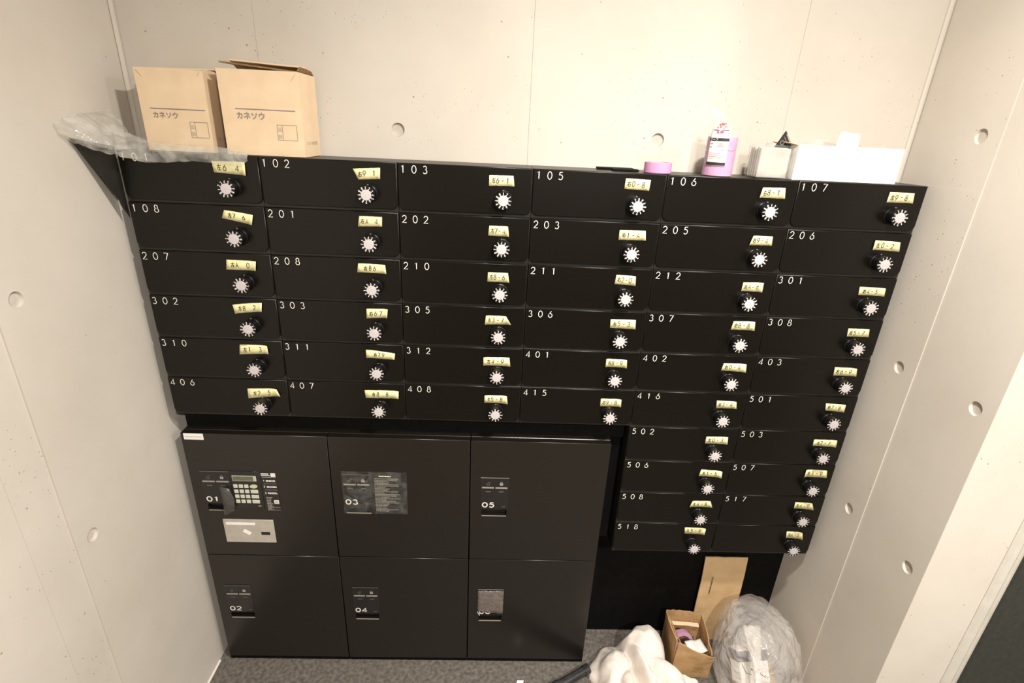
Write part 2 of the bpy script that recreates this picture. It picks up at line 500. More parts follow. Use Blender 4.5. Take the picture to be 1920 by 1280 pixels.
# left wall
wl = struct(box('wall_left', XL - 0.16, XL - 0.013, -5.2, YB + 0.013, 0, CEIL, 'concrete'), 'smooth concrete wall on the left of the mailboxes')
for y0, y1, dx, hs in ((-5.2, -1.22, -0.001, ()), (-1.22, -0.402, -0.0012, ((-0.86, T - 0.229), (-0.86, T - 0.727))), (-0.402, -0.318, -0.003, ()),
                       (-0.318, YB, 0.0, ((-0.277, T - 0.229), (-0.277, T - 0.727), (-0.277, T + 0.27)))):
    concrete_panel(wl, (XL + dx, y0, 0), (0, 1, 0), (1, 0, 0), y1 - y0, CEIL, [(hy - y0, hz, R_H) for hy, hz in hs])
# right wall: far strip (two lifts) and near strip, then its end face towards the hall
wr = struct(box('wall_right', XR + 0.013, XE - 0.002, YE + 0.013, YB + 0.013, 0, CEIL, 'concrete'), 'concrete side wall on the right ending at the door')
for y0, y1, z0, z1, dx, hs in ((-0.103, YB, 0, T, -0.0022, ((-0.057, T - 0.395), (-0.057, T - 0.798))),
                               (-0.103, YB, T, CEIL, -0.0018, ((-0.057, T + 0.10), (-0.057, T + 0.5))),
                               (YE, -0.103, 0, CEIL, 0.0, ((-0.26, T - 0.389), (-0.26, T - 0.791), (-0.26, T + 0.1)))):
    # local u runs towards -y so that the panel faces -x
    concrete_panel(wr, (XR + dx, y1, z0), (0, -1, 0), (-1, 0, 0), y1 - y0, z1 - z0, [(y1 - hy, hz - z0, R_H) for hy, hz in hs])
concrete_panel(wr, (XR, YE, 0), (1, 0, 0), (0, -1, 0), XE - XR, CEIL)
# hall around and behind the camera
struct(box('wall_entrance', 1.902, 3.3, YE + 0.05, YE + 0.2, 2.05, CEIL, 'concrete'), 'concrete above the dark door')
struct(box('wall_side', 3.1, 3.26, -5.2, YE + 0.049, 0, CEIL, 'concrete'), 'concrete wall of the hall')
struct(box('wall_rear', XL - 0.16, 3.26, -5.36, -5.201, 0, CEIL, 'concrete'), 'concrete wall behind the hall')
struct(box('floor', XL - 0.2, 3.3, -5.36, YB + 0.16, -0.1, 0, 'floor'), 'dark grey speckled stone floor')
struct(box('ceiling', XL - 0.2, 3.3, -5.36, YB + 0.16, CEIL, CEIL + 0.1, 'ceiling'), 'white painted ceiling')
# dark door right of the wall end, in its painted frame
dr = struct(box('door_1', 1.903, 2.72, YE + 0.02, YE + 0.06, 0.004, 2.045, 'door_dark', bevel=0.003), 'dark green grey steel door at the right edge')
box('door_handle', 2.60, 2.63, YE - 0.03, YE + 0.018, 0.98, 1.10, 'frame_grey', dr, 0.004)
fr = []
prof = [(XE + 0.0005, YE + 0.03), (XE + 0.0005, YE - 0.001), (XE + 0.006, YE - 0.007), (XE + 0.017, YE - 0.008), (XE + 0.020, YE - 0.003),
        (XE + 0.024, YE - 0.003), (XE + 0.027, YE - 0.008), (XE + 0.036, YE - 0.004), (XE + 0.038, YE + 0.004), (XE + 0.038, YE + 0.03)]
vs = [(x, y, 0) for x, y in prof] + [(x, y, 2.05) for x, y in prof]
n = len(prof)
fs = [(i, (i + 1) % n, n + (i + 1) % n, n + i) for i in range(n)] + [tuple(range(n - 1, -1, -1)), tuple(range(n, 2 * n))]
struct(obj('trim_1', vs, fs, 'frame_grey'), 'pale rounded door frame beside the dark door')

def bead(name, x, y, sx, sy, label, z0=0.0, z1=CEIL, r=0.0075):
    """concave sealant bead in a vertical corner"""
    pr = [(0, 0)] + [(r - r * math.sin(a) * 0.86, r - r * math.cos(a) * 0.86) for a in [math.pi / 2 * i / 5 for i in range(6)]]
    pr = [(x + sx * a, y + sy * b) for a, b in pr]
    k = len(pr)
    v = [(a, b, z0) for a, b in pr] + [(a, b, z1) for a, b in pr]
    f = [(i, (i + 1) % k, k + (i + 1) % k, k + i) for i in range(k)] + [tuple(range(k)), tuple(range(2 * k - 1, k - 1, -1))]
    return struct(obj(name, v, f, 'concrete'), label)
bead('trim_2', XL + 0.0003, YB - 0.0003, 1, -1, 'sealed corner joint left of the cartons')
bead('trim_3', XR - 0.0025, YB - 0.0003, -1, -1, 'sealed corner joint right of the white box')
struct(box('trim_4', XL + 0.0003, XL + 0.006, -3.1, -0.005, 0.0, 0.006, 'white_print', bevel=0.0015), 'thin pale sealant line at the foot of the left wall')

# ceiling downlights
def downlight(x, y, watts, label):
    t = tag(empty('ceiling_downlight', (x, y, CEIL)), label, 'ceiling light', 'hall downlights')
    v, f = lathe([(0.062, -0.0005), (0.062, -0.006), (0.055, -0.009), (0.050, -0.006), (0.050, -0.0005)], n=40)
    obj('trim_ring', v, f, 'lamp_ring', t, True)
    v, f = lathe([(0.049, -0.002), (0.049, -0.004), (0.0005, -0.005)], n=40)
    obj('diffuser', v, f, 'lamp_glow', t, True)
    ld = bpy.data.lights.new('downlight_lamp', 'AREA'); ld.shape = 'DISK'; ld.size = 0.09
    ld.energy = watts; ld.color = LAMP_COLOR
    lo = bpy.data.objects.new('downlight_lamp', ld); lo.location = (0, 0, -0.012)
    link(lo, t)
for (x, y, w), lab in zip(LAMPS, ('round white ceiling downlight in front of the mailboxes', 'round white ceiling downlight near the dark door',
                                  'round white ceiling downlight at the back of the hall')):
    downlight(x, y, w, lab)

# ------------------------------------------------------------------ mailboxes
CW, CH = 0.28, 0.101
MAIL = [
('101','左6 4',0,0,(188, -13, 254, -13, 253, -39, 190, -35)),('102','右9 1',0,1,(190, -16, 246, -12, 245, -34, 200, -37)),
('103','左6-1',0,2,(189, -17, 239, -16, 242, -37, 189, -38)),('105','右0-8',0,3,(193, -11, 245, -12, 244, -34, 192, -32)),
('106','右8-1',0,4,(204, -17, 252, -16, 256, -38, 201, -38)),('107','左9-8',0,5,(199, -15, 250, -15, 253, -36, 198, -36)),
('108','左7 6',1,0,(197, -9, 256, -17, 251, -38, 190, -26)),('201','右A 4',1,1,(197, -10, 245, -10, 244, -30, 193, -32)),
('202','左7-4',1,2,(192, -19, 232, -19, 235, -41, 190, -40)),('203','右1-A',1,3,(193, -17, 249, -16, 252, -37, 193, -38)),
('205','右9-4',1,4,(206, -17, 249, -17, 251, -37, 201, -38)),('206','左0-2',1,5,(198, -16, 255, -18, 259, -39, 198, -37)),
('207','左A 0',2,0,(185, -14, 249, -15, 246, -36, 182, -36)),('208','右B6',2,1,(188, -11, 247, -12, 249, -32, 185, -31)),
('210','左8-6',2,2,(192, -20, 236, -20, 240, -42, 191, -41)),('211','右2-0',2,3,(198, -15, 241, -16, 243, -38, 196, -36)),
('212','右A-6',2,4,(207, -21, 252, -20, 253, -42, 206, -41)),('301','右4-5',2,5,(196, -21, 255, -22, 257, -41, 198, -40)),
('302','左B 2',3,0,(183, -15, 249, -8, 246, -29, 186, -36)),('303','右67',3,1,(200, -14, 248, -13, 246, -34, 199, -37)),
('305','左3-7',3,2,(190, -20, 236, -20, 248, -40, 188, -42)),('306','右5-3',3,3,(197, -19, 255, -18, 257, -41, 198, -40)),
('307','右B-8',3,4,(204, -13, 253, -12, 256, -34, 201, -34)),('308','右5-7',3,5,(199, -21, 249, -21, 253, -41, 201, -41)),
('310','左1 3',4,0,(184, -11, 247, -11, 248, -32, 180, -36)),('311','右79',4,1,(193, -13, 260, -21, 258, -37, 193, -34)),
('312','左4-9',4,2,(187, -23, 248, -22, 251, -45, 187, -44)),('401','右8-9',4,3,(198, -17, 247, -18, 249, -39, 198, -38)),
('402','右0-A',4,4,(202, -19, 256, -19, 259, -41, 199, -38)),('403','右6-9',4,5,(195, -20, 248, -21, 252, -42, 197, -42)),
('406','左2 5',5,0,(185, -24, 255, -22, 262, -41, 184, -50)),('407','右8 B',5,1,(183, -19, 265, -18, 264, -39, 185, -40)),
('408','左5-B',5,2,(192, -23, 246, -23, 249, -45, 192, -43)),('415','右9-B',5,3,(197, -23, 247, -23, 248, -44, 197, -44)),
('416','右3-4',5,4,(205, -19, 253, -20, 257, -40, 207, -40)),('501','右7-B',5,5,(200, -18, 250, -20, 251, -41, 204, -38)),
('502','左0-3',6,4,(198, -22, 253, -21, 256, -43, 198, -42)),('503','左2-7',6,5,(198, -22, 258, -22, 260, -43, 199, -40)),
('506','左1-5',7,4,(203, -21, 258, -24, 260, -45, 200, -41)),('507','左3-9',7,5,(201, -13, 257, -14, 262, -37, 201, -36)),
('508','左4-B',8,4,(197, -21, 246, -20, 255, -41, 192, -41)),('517','左4-0',8,5,(199, -18, 245, -19, 255, -42, 200, -38)),
('518','左5-9',9,4,(192, -10, 250, -11, 250, -33, 195, -31)),('','左A-2',9,5,(200, -17, 243, -18, 250, -43, 203, -39))]


def rounded_plate(x0, x1, z0, z1, r, y0, y1, bev, hole=None, nseg=7):
    """front plate with rounded lower corners and a softened front edge; y0 front, y1 back"""
    def outline(ins):
        rr = max(r - ins, 0.0004)
        a, b, c, d = x0 + ins, x1 - ins, z0 + ins, z1 - ins
        pts = [(b, d), (a, d)]
        pts += [(a + rr - rr * math.cos(t), c + rr - rr * math.sin(t)) for t in [math.pi / 2 * i / nseg for i in range(nseg + 1)]]
        pts += [(b - rr + rr * math.sin(t), c + rr - rr * math.cos(t)) for t in [math.pi / 2 * i / nseg for i in range(nseg + 1)]]
        return pts
    bm = bmesh.new()
    f0 = outline(bev); f1 = outline(0.0)
    k = len(f0)
    a = [bm.verts.new((x, y0, z)) for x, z in f0]
    steps = [a]
    for s in (1, 2):
        an = math.pi / 2 * s / 3
        steps.append([bm.verts.new((x, y0 + bev * (1 - math.cos(an)), z)) for x, z in outline(bev * (1 - math.sin(an)))])
    b = [bm.verts.new((x, y0 + bev, z)) for x, z in f1]
    steps.append(b)
    c = [bm.verts.new((x, y1, z)) for x, z in f1]
    if hole is None:
        bm.faces.new(a)
    else:
        hx0, hx1, hz0, hz1, hd = hole
        hp = [(hx0, hz0), (hx1, hz0), (hx1, hz1), (hx0, hz1)]
        hv = [bm.verts.new((x, y0, z)) for x, z in hp]
        allv = a + hv
        for t in tessellate_polygon([[Vector((x, z, 0)) for x, z in f0], [Vector((x, z, 0)) for x, z in hp]]):
            bm.faces.new([allv[i] for i in t])
        hb = [bm.verts.new((x, y0 + hd, z)) for x, z in hp]
        for i in range(4):
            bm.faces.new([hv[i], hv[(i + 1) % 4], hb[(i + 1) % 4], hb[i]])
    for i in range(k):
        j = (i + 1) % k
        for p, q in zip(steps[:-1], steps[1:]):
            bm.faces.new([p[i], p[j], q[j], q[i]]).smooth = True
        bm.faces.new([b[i], b[j], c[j], c[i]])
    if hole is None:
        bm.faces.new(list(reversed(c)))
    return bm

body_me = box_me('body', 0.0003, CW - 0.0003, 0.0042, 0.118, 0.0003, CH - 0.0003, 'mail_body', 0.0006)
door_me = from_bm('door', rounded_plate(0.0012, CW - 0.0012, 0.0058, CH - 0.0006, 0.013, 0.0, 0.0039, 0.0017), 'mail_black')
DU, DV, DD = 0.2195, CH - 0.0645, 0.025     # dial: position on the door and how far it stands out
v, f = lathe([(0.0190, 0.0), (0.0190, 0.0030), (0.0184, 0.0040), (0.0178, 0.0044), (0.0175, DD - 0.0010), (0.0168, DD), (0.0004, DD)], 'y', 40)
dial_me = mesh_data('dial_lock', v, f, 'dial_black', False)
v, f = lathe([(0.0108, DD), (0.0108, DD + 0.0009), (0.0102, DD + 0.0013), (0.0003, DD + 0.0013)], 'y', 36)
disc_me = mesh_data('dial_cap', v, f, 'dial_white', False)
order = '0123456789AB'
v, f = [], []
for i, ch in enumerate(order):
    a = -2 * math.pi * i / 12
    vv, ff = [], []
    glyphs(ch, -0.0017, 0.0116, 0.0051, 0.68, 0.0010, 0, -(DD + 0.0005), vv, ff)
    b = len(v)
    v += [(x * math.cos(a) - z * math.sin(a), y, x * math.sin(a) + z * math.cos(a)) for x, y, z in vv]
    f += [tuple(q + b for q in t) for t in ff]
marks_me = mesh_data('dial_marks', v, f, 'white_print')
collar_dash_me = box_me('collar_dash', -0.0016, 0.0016, -0.0053, -0.0047, 0.0180, 0.0190, 'grey_print')  # small grey dash at the top of the dial collar

ORD = ('top', 'second', 'third', 'fourth', 'fifth', 'sixth', 'seventh', 'eighth', 'ninth', 'tenth')
PLACE6 = ('first from the left wall', 'second from the left wall', 'third from the left wall', 'fourth from the left wall', 'fifth from the left wall', 'last before the right wall')
PLACE2 = ('left one of its pair', 'right one of its pair')

def place_mailbox(num, code, row, colm, q):
    x0 = colm * CW; zb = T - (row + 1) * CH
    t = empty('mailbox', (x0, 0, zb))
    if num == '101':
        lab = 'black mailbox 101 at top left, partly covered by the clear plastic sheet'
    elif num:
        lab = 'black steel mailbox numbered %s, %s row down, %s' % (num, ORD[row], PLACE6[colm] if row < 6 else PLACE2[colm - 4])
    else:
        lab = 'unnumbered black mailbox in the bottom right corner, with dial and tape note'
    tag(t, lab, 'mailbox', 'apartment mailboxes in the wall unit')
    obj_me('body', body_me, t)
    d = obj_me('door', door_me, t)
    if num:
        v, f = glyphs(num, 0.0072, CH - 0.0198, 0.0148, 0.95, 0.00145, 0.0228, -0.0003, [], [])
        obj('number', v, f, 'white_print', d)
    dl = obj_me('dial_lock', dial_me, t, (DU, 0, DV))
    obj_me('dial_cap', disc_me, dl)
    mk = obj_me('dial_marks', marks_me, dl)
    obj_me('collar_dash', collar_dash_me, dl)
    rnd = random.Random(hash_str(num + code))
    mk.rotation_euler = (0, -(2 * math.pi * order.index(code[-1]) / 12) * 1.0 + rnd.uniform(-0.06, 0.06), 0)
    # torn strip of masking tape: a grid between its four measured corners, loose at one or both ends
    (ax, az, bx, bz, cx_, cz, ex, ez) = [k / 1000 for k in q]
    az += CH; bz += CH; cz += CH; ez += CH
    nu, nv = 10, 3
    lr = rnd.uniform(0.0015, 0.0045); ll = rnd.choice((0.0004, 0.0006, 0.0025))
    pts = []
    for i in range(nu):
        u = i / (nu - 1)
        for j in range(nv):
            w = j / (nv - 1)
            x = (ax * (1 - u) + bx * u) * (1 - w) + (ex * (1 - u) + cx_ * u) * w
            z = (az * (1 - u) + bz * u) * (1 - w) + (ez * (1 - u) + cz * u) * w
            lift = lr * max(0, (u - 0.80) / 0.20) ** 1.4 + ll * max(0, (0.16 - u) / 0.16) ** 1.4
            lift += 0.00025 * noise.noise(Vector((x * 300, z * 300, hash_str(num + code) % 97)))
            if 0 < j < nv - 1 or 0 < i < nu - 1:
                z += 0.0004 * noise.noise(Vector((x * 400, z * 200, 3.1)))
            pts.append((x, -0.0009 - lift, z))
    tp = sheet('tape_note', pts, nu, nv, 'tape', t, 0.00025, True)
    w_ = ((bx - ax) + (cx_ - ex)) / 2
    hgt = ((az - ez) + (bz - cz)) / 2
    ht = hgt * 0.50
    txt = code
    nch = len(txt)
    pitch = min(w_ * 0.80 / nch, ht * 1.05)
    sx = (ax + ex) / 2 + (w_ - pitch * nch) * 0.45
    slope = ((bz - az) + (cz - ez)) / 2 / w_
    zc = (az + ez) / 2 - ht * 0.5
    v, f = glyphs(txt, sx, 0, ht, 0.80, 0.00135, pitch, -0.0016, [], [], 0.0006, 0.06)
    v = [(x, y, z + zc + slope * (x - (ax + ex) / 2)) for x, y, z in v]
    obj('handwriting', v, f, 'ink', tp)
    return t

for e in MAIL:
    place_mailbox(*e)

# black strip between mailboxes and lockers, and black panel under the right-hand mailboxes
tag(box('filler_strip', 0.001, 1.115, 0.034, 0.12, T - 0.6575, T - 0.6066, 'matt_black'), 'black recessed strip between the mailboxes and the parcel lockers', 'panel')
tag(box('backing_panel', 1.0815, XR - 0.004, 0.1185, 0.1245, 0.001, T - 10 * CH - 0.0004, 'matt_black'), 'flat black panel on the wall behind the cardboard and bag', 'panel')
tag(box('filler_plate', 1.0815, 1.1185, 0.06, 0.1175, T - 10 * CH, T - 0.6066, 'matt_black'), 'narrow black plate between locker 05 and mailboxes 502 to 518', 'panel')

# ------------------------------------------------------------------ parcel lockers
LW = 0.36
LT = T - 0.658
HU, HL = 0.389, 0.398
SLOT = (0.032, 0.099, None, None)

def locker_door(h, name):
    return from_bm(name, rounded_plate(0.0014, LW - 0.0014, 0.0010, h - 0.0012, 0.0016, 0.0, 0.018, 0.0014,
                                       hole=(0.032, 0.0995, h - 0.2355, h - 0.2148, 0.016), nseg=2), 'locker_black')
door_u = locker_door(HU, 'door'); door_l = locker_door(HL, 'door')

def ring_strokes(cx, cz, rx, rz, a0, a1, n=16):
    return [(x, z) for x, z in arc(cx, cz, rx, rz, a0, a1, n)]

def make_locker(num, cx, lower, label):
    h = HL if lower else HU
    top = LT - HU if lower else LT
    x0 = cx * LW
    plinth = 0.0165 if lower else 0.0
    base = top - h - (0.0155 if lower else 0)
    t = tag(empty('parcel_locker', (x0, 0, base)), label, 'locker', 'parcel lockers under the mailboxes')
    dz = top - h - base                          # door bottom above the empty
    box('body', 0.0004, LW - 0.0004, 0.0185, 0.1175, 0.0004, dz + h - 0.0004, 'locker_black', t, 0.001)
    if lower:
        box('plinth', 0.0010, LW - 0.0010, 0.004, 0.018, 0.0004, dz - 0.0006, 'matt_black', t)
    d = obj_me('door', door_l if lower else door_u, t, (0, 0, dz))
    H = h
    box('slot_back', 0.031, 0.1005, 0.0155, 0.0178, H - 0.2365, H - 0.2138, 'recess', d)
    box('lip_highlight', 0.033, 0.0985, -0.0012, 0.0006, H - 0.2366, H - 0.2352, 'grey_print', d)  # pale strip painting in the light on the slot's lower face
    pl = obj_me('control_panel', from_bm('control_panel', rounded_plate(0.0285, 0.1025, H - 0.2128, H - 0.1120, 0.0008, -0.0012, 0.0004, 0.0006, nseg=1), 'panel_gloss'), t, (0, 0, dz))
    box('edge_highlight', 0.0285, 0.1025, -0.0018, -0.0013, H - 0.1126, H - 0.1113, 'grey_print_dim' if num in ('01', '02', '03', '04') else 'grey_print', pl)  # painted highlight along the panel's top edge, dimmer on the left lockers
    for a, b in ((0.032, 0.0632), (0.0672, 0.0985)):
        box('lamp_bar', a, b, -0.0019, -0.0013, H - 0.1452, H - 0.1412, 'grey_print', pl)
    Y = -0.00165
    v, f = [], []
    ribbon(arc(0.0475, H - 0.1325, 0.0036, 0.0036, 0, 360, 16), 0.0011, Y, v, f)
    ribbon(arc(0.0512, H - 0.1275, 0.0022, 0.0026, 180, 0, 8), 0.0009, Y, v, f)
    obj('unlock_icon', v, f, 'grey_print_dim', pl)
    v, f = flat_rects([(0.0782, 0.0868, H - 0.1352, H - 0.1285)], Y)
    ribbon(arc(0.0825, H - 0.1285, 0.0028, 0.0036, 180, 0, 8), 0.0012, Y, v, f)
    obj('lock_icon', v, f, 'grey_print', pl)
    v, f = flat_rects([(0.042 + i * 0.0047, 0.0458 + i * 0.0047, H - 0.1570, H - 0.1540) for i in range(3)] +
                      [(0.077 + i * 0.0042, 0.0804 + i * 0.0042, H - 0.1570, H - 0.1540) for i in range(3)] +
                      [(0.086 + i * 0.0031, 0.0885 + i * 0.0031, H - 0.2050, H - 0.2028) for i in range(3)], Y)
    obj('small_print', v, f, 'grey_print_dim', pl)
    v, f = glyphs(num, 0.0345, H - 0.2060, 0.0142, 1.40, 0.0031, 0.0180, Y, [], [])
    obj('number', v, f, 'white_print', pl)
    return t, d, pl, H, dz

# 01 with keypad, printed steps, card reader and a small white sticker
t, d, pl, H, dz = make_locker('01', 0, False, 'black parcel locker 01 with keypad, printed steps and silver card reader')
kp = obj_me('keypad_panel', from_bm('keypad_panel', rounded_plate(0.1045, 0.1795, H - 0.2260, H - 0.1105, 0.0008, -0.0016, 0.0004, 0.0006, nseg=1), 'panel_gloss'), t, (0, 0, dz))
lf = box('display_frame', 0.1090, 0.1700, -0.0028, -0.0017, H - 0.1395, H - 0.1228, 'lcd_frame', kp, 0.0004)
box('display_screen', 0.1108, 0.1625, -0.0031, -0.0026, H - 0.1378, H - 0.1245, 'lcd', kp)
key_small = box_me('key', 0, 0.0105, -0.0040, -0.0017, 0, 0.0105, 'key', 0.0007)
key_wide = box_me('key', 0, 0.0190, -0.0040, -0.0017, 0, 0.0105, 'key', 0.0007)
digits = '123456789*0#'
for r in range(4):
    z = H - 0.1605 - r * 0.0161
    for c in range(3):
        k = obj_me('key', key_small, kp, (0.1092 + c * 0.0138, 0, z))
    if r == 0:
        vv = [(0.1605 + 0.0095 * math.cos(a) , y, z + 0.00525 + 0.0054 * math.sin(a)) for y in (-0.0040, -0.0017) for a in [2 * math.pi * i / 20 for i in range(20)]]
        ff = [tuple(range(20))] + [(i, (i + 1) % 20, 20 + (i + 1) % 20, 20 + i) for i in range(20)]
        obj('oval_key', vv, ff, 'key_oval', kp)
    else:
        obj_me('key', key_wide, kp, (0.1512, 0, z))
v, f = flat_rects([(0.164, 0.172, H - 0.2195, H - 0.2165)], -0.0020)
obj('maker_mark', v, f, 'grey_print', kp)
st = obj_me('instruction_sticker', from_bm('instruction_sticker', rounded_plate(0.1815, 0.2215, H - 0.2340, H - 0.1110, 0.0008, -0.0008, 0.0003, 0.0003, nseg=1), 'panel_gloss'), t, (0, 0, dz))
Y = -0.0012
v, f = flat_rects([(0.183, 0.2025, H - 0.1180, H - 0.1150), (0.183, 0.206, H - 0.1222, H - 0.1205), (0.2075, 0.2195, H - 0.1250, H - 0.1140),
                   (0.1845, 0.2195, H - 0.1268, H - 0.1262)], Y)
glyphs('1', 0.1865, H - 0.1400, 0.0055, 0.9, 0.0011, 0, Y, v, f)
glyphs('2', 0.1860, H - 0.1590, 0.0055, 0.9, 0.0011, 0, Y, v, f)
glyphs('3', 0.1865, H - 0.1795, 0.0055, 0.9, 0.0011, 0, Y, v, f)
for zz, sd in ((0.1375, 1), (0.1565, 2), (0.1765, 3)):
    a, b = text_lines(0.1935, 0.2185, H - zz - 0.0035, H - zz + 0.0025, 2 if sd == 3 else 1, Y, sd, 0.7, 0.8)
    b0 = len(v); v += a; f += [tuple(i + b0 for i in q) for q in b]
b0 = len(v); a, b = flat_rects([(0.187, 0.2195, H - 0.1470, H - 0.1467), (0.187, 0.2195, H - 0.1670, H - 0.1667)], Y); v += a; f += [tuple(i + b0 for i in q) for q in b]
obj('printed_steps', v, f, 'white_print', st)
a, b = text_lines(0.188, 0.204, H - 0.2330, H - 0.1880, 9, Y, 9, 0.55, 0.6)
obj('fine_print', a, b, 'grey_print', st)
v, f = flat_rects([(0.2065, 0.2190, H - 0.2105, H - 0.1985)], Y)
obj('mark_field', v, f, 'white_print', st)
v, f = [], []
ribbon([(0.2085, H - 0.2087), (0.2170, H - 0.2003)], 0.0010, Y - 0.0003, v, f); ribbon([(0.2085, H - 0.2003), (0.2170, H - 0.2087)], 0.0010, Y - 0.0003, v, f)
obj('cross_mark', v, f, 'black_print', st)
v, f = flat_rects([(0.190, 0.2205, H - 0.2235, H - 0.2225), (0.196, 0.2205, H - 0.2320, H - 0.2310)], Y)
obj('ruled_lines', v, f, 'grey_print', st)
cp = box('card_reader', 0.064, 0.196, -0.0030, 0.0003, H - 0.3405, H - 0.2645, 'silver', t, 0.0006, loc=(0, 0, dz))
box('title_strip', 0.071, 0.1475, -0.0034, -0.0029, H - 0.2810, H - 0.2735, 'white_card', cp)
box('reader_window', 0.160, 0.1835, -0.0034, -0.0029, H - 0.3140, H - 0.3040, 'black_print', cp, 0.0002)
box('card_mark', -0.0105, 0.0105, -0.0034, -0.0029, -0.0055, 0.0055, 'white_card', cp, loc=(0.123, 0, H - 0.3055), rot=(0, math.radians(33), 0))
for zz in (0.3020, 0.3250):
    box('status_mark', 0.0780, 0.0815, -0.0034, -0.0029, H - zz - 0.0015, H - zz + 0.0015, 'orange_print', cp)
ws = box('notice_sticker', 0.009, 0.0565, -0.0008, 0.0003, H - 0.0185, H - 0.0015, 'white_card', t, loc=(0, 0, dz))
a, b = text_lines(0.0125, 0.053, H - 0.0120, H - 0.0085, 1, -0.0011, 21, 0.5, 1.0)
obj('small_print', a, b, 'grey_print', ws)
pts = []
poly = [(0.076, -0.155), (0.098, -0.161), (0.108, -0.194), (0.106, -0.226), (0.077, -0.245), (0.076, -0.215)]
v = [(x, -0.0065 - 0.006 * (i in (3, 4)), H + z) for i, (x, z) in enumerate(poly)] + [(0.09, -0.008, H - 0.198)]
f = [(i, (i + 1) % 6, 6) for i in range(6)]
o = obj('peeling_film', v, f, 'film_dark', t, True, (0, 0, dz))
md = o.modifiers.new('thickness', 'SOLIDIFY'); md.thickness = 0.0003

# 03 with a notice sticker under film
t, d, pl, H, dz = make_locker('03', 1, False, 'black parcel locker 03 with a printed notice beside its panel')
st = obj_me('notice_sticker', from_bm('notice_sticker', rounded_plate(0.107, 0.181, H - 0.2330, H - 0.1040, 0.003, -0.0009, 0.0003, 0.0003), 'panel_gloss'), t, (0, 0, dz))
a, b = text_lines(0.124, 0.155, H - 0.1180, H - 0.1130, 1, -0.0012, 5, 0.7, 1.0)
obj('notice_title', a, b, 'white_print', st)
a, b = text_lines(0.1115, 0.1775, H - 0.2290, H - 0.1210, 24, -0.0012, 6, 0.42, 0.35)
obj('notice_text', a, b, 'grey_print', st)
pts = []
for i in range(9):
    for j in range(9):
        u, w = i / 8, j / 8
        x = 0.028 + u * 0.168; z = H - 0.100 - w * 0.134
        pts.append((x, -0.0032 - 0.0022 * noise.noise(Vector((x * 40, z * 30, 2))) - 0.004 * (u > 0.9) * (w - 0.4) ** 2, z))
o = sheet('protective_film', pts, 9, 9, 'film_thin', t, 0.0002); o.location = (0, 0, dz)

make_locker('05', 2, False, 'black parcel locker 05 with plain door, upper right of the six')
t, d, pl, H, dz = make_locker('02', 0, True, 'black parcel locker 02 below the one with the keypad')
t, d, pl, H, dz = make_locker('04', 1, True, 'black parcel locker 04 in the middle of the lower row')
t, d, pl, H, dz = make_locker('06', 2, True, 'black parcel locker 06 with wrinkled film on its panel, lower right')
pts = []
for i in range(8):
    for j in range(8):
        u, w = i / 7, j / 7
        x = 0.029 + u * 0.074; z = H - 0.114 - w * (0.083 + 0.006 * u)
        pts.append((x, -0.0035 - 0.002 * noise.noise(Vector((x * 90, z * 70, 5))), z))
o = sheet('protective_film', pts, 8, 8, 'film_pink', t, 0.0002); o.location = (0, 0, dz)
v, f = [], []
ribbon([(0.0285, H - 0.198), (0.0315, H - 0.208)], 0.0016, -0.0018, v, f); ribbon([(0.0330, H - 0.205), (0.0350, H - 0.214)], 0.0020, -0.0018, v, f)
obj('scuff_mark', v, f, 'white_print', pl)

# ------------------------------------------------------------------ things on top of the mailboxes
def carton_shell(name, x0, x1, y0, y1, z0, z1, th, mat, parent, bottom=True):
    """open-topped carton with real board thickness"""
    bm = bmesh.new()
    o = [(x0, y0), (x1, y0), (x1, y1), (x0, y1)]
    i_ = [(x0 + th, y0 + th), (x1 - th, y0 + th), (x1 - th, y1 - th), (x0 + th, y1 - th)]
    ob = [bm.verts.new((a, b, z0)) for a, b in o]; ot = [bm.verts.new((a, b, z1)) for a, b in o]
    ib = [bm.verts.new((a, b, z0 + th)) for a, b in i_]; it = [bm.verts.new((a, b, z1)) for a, b in i_]
    for k in range(4):
        j = (k + 1) % 4
        bm.faces.new([ob[k], ob[j], ot[j], ot[k]]); bm.faces.new([it[k], it[j], ib[j], ib[k]]); bm.faces.new([ot[k], ot[j], it[j], it[k]])
    bm.faces.new(list(reversed(ob))); bm.faces.new(ib)
    return obj_me(name, from_bm(name, bm, mat), parent)

def slab(name, quad, th, mat, parent, ragged=0.0, seed=1):
    """a board flap: quad of 4 points, subdivided along its free edge (points 2-3), with thickness"""
    rnd = random.Random(seed)
    a, b, c, d = [Vector(p) for p in quad]
    n = 9; pts = []
    for i in range(n):
        u = i / (n - 1)
        p0 = a.lerp(b, u); p1 = d.lerp(c, u)
        k = 1 + (rnd.uniform(-ragged, ragged) if 0 < i < n - 1 else 0)
        pts += [p0, p0.lerp(p1, 0.5), p0 + (p1 - p0) * k]
    return sheet(name, pts, n, 3, mat, parent, th, False)

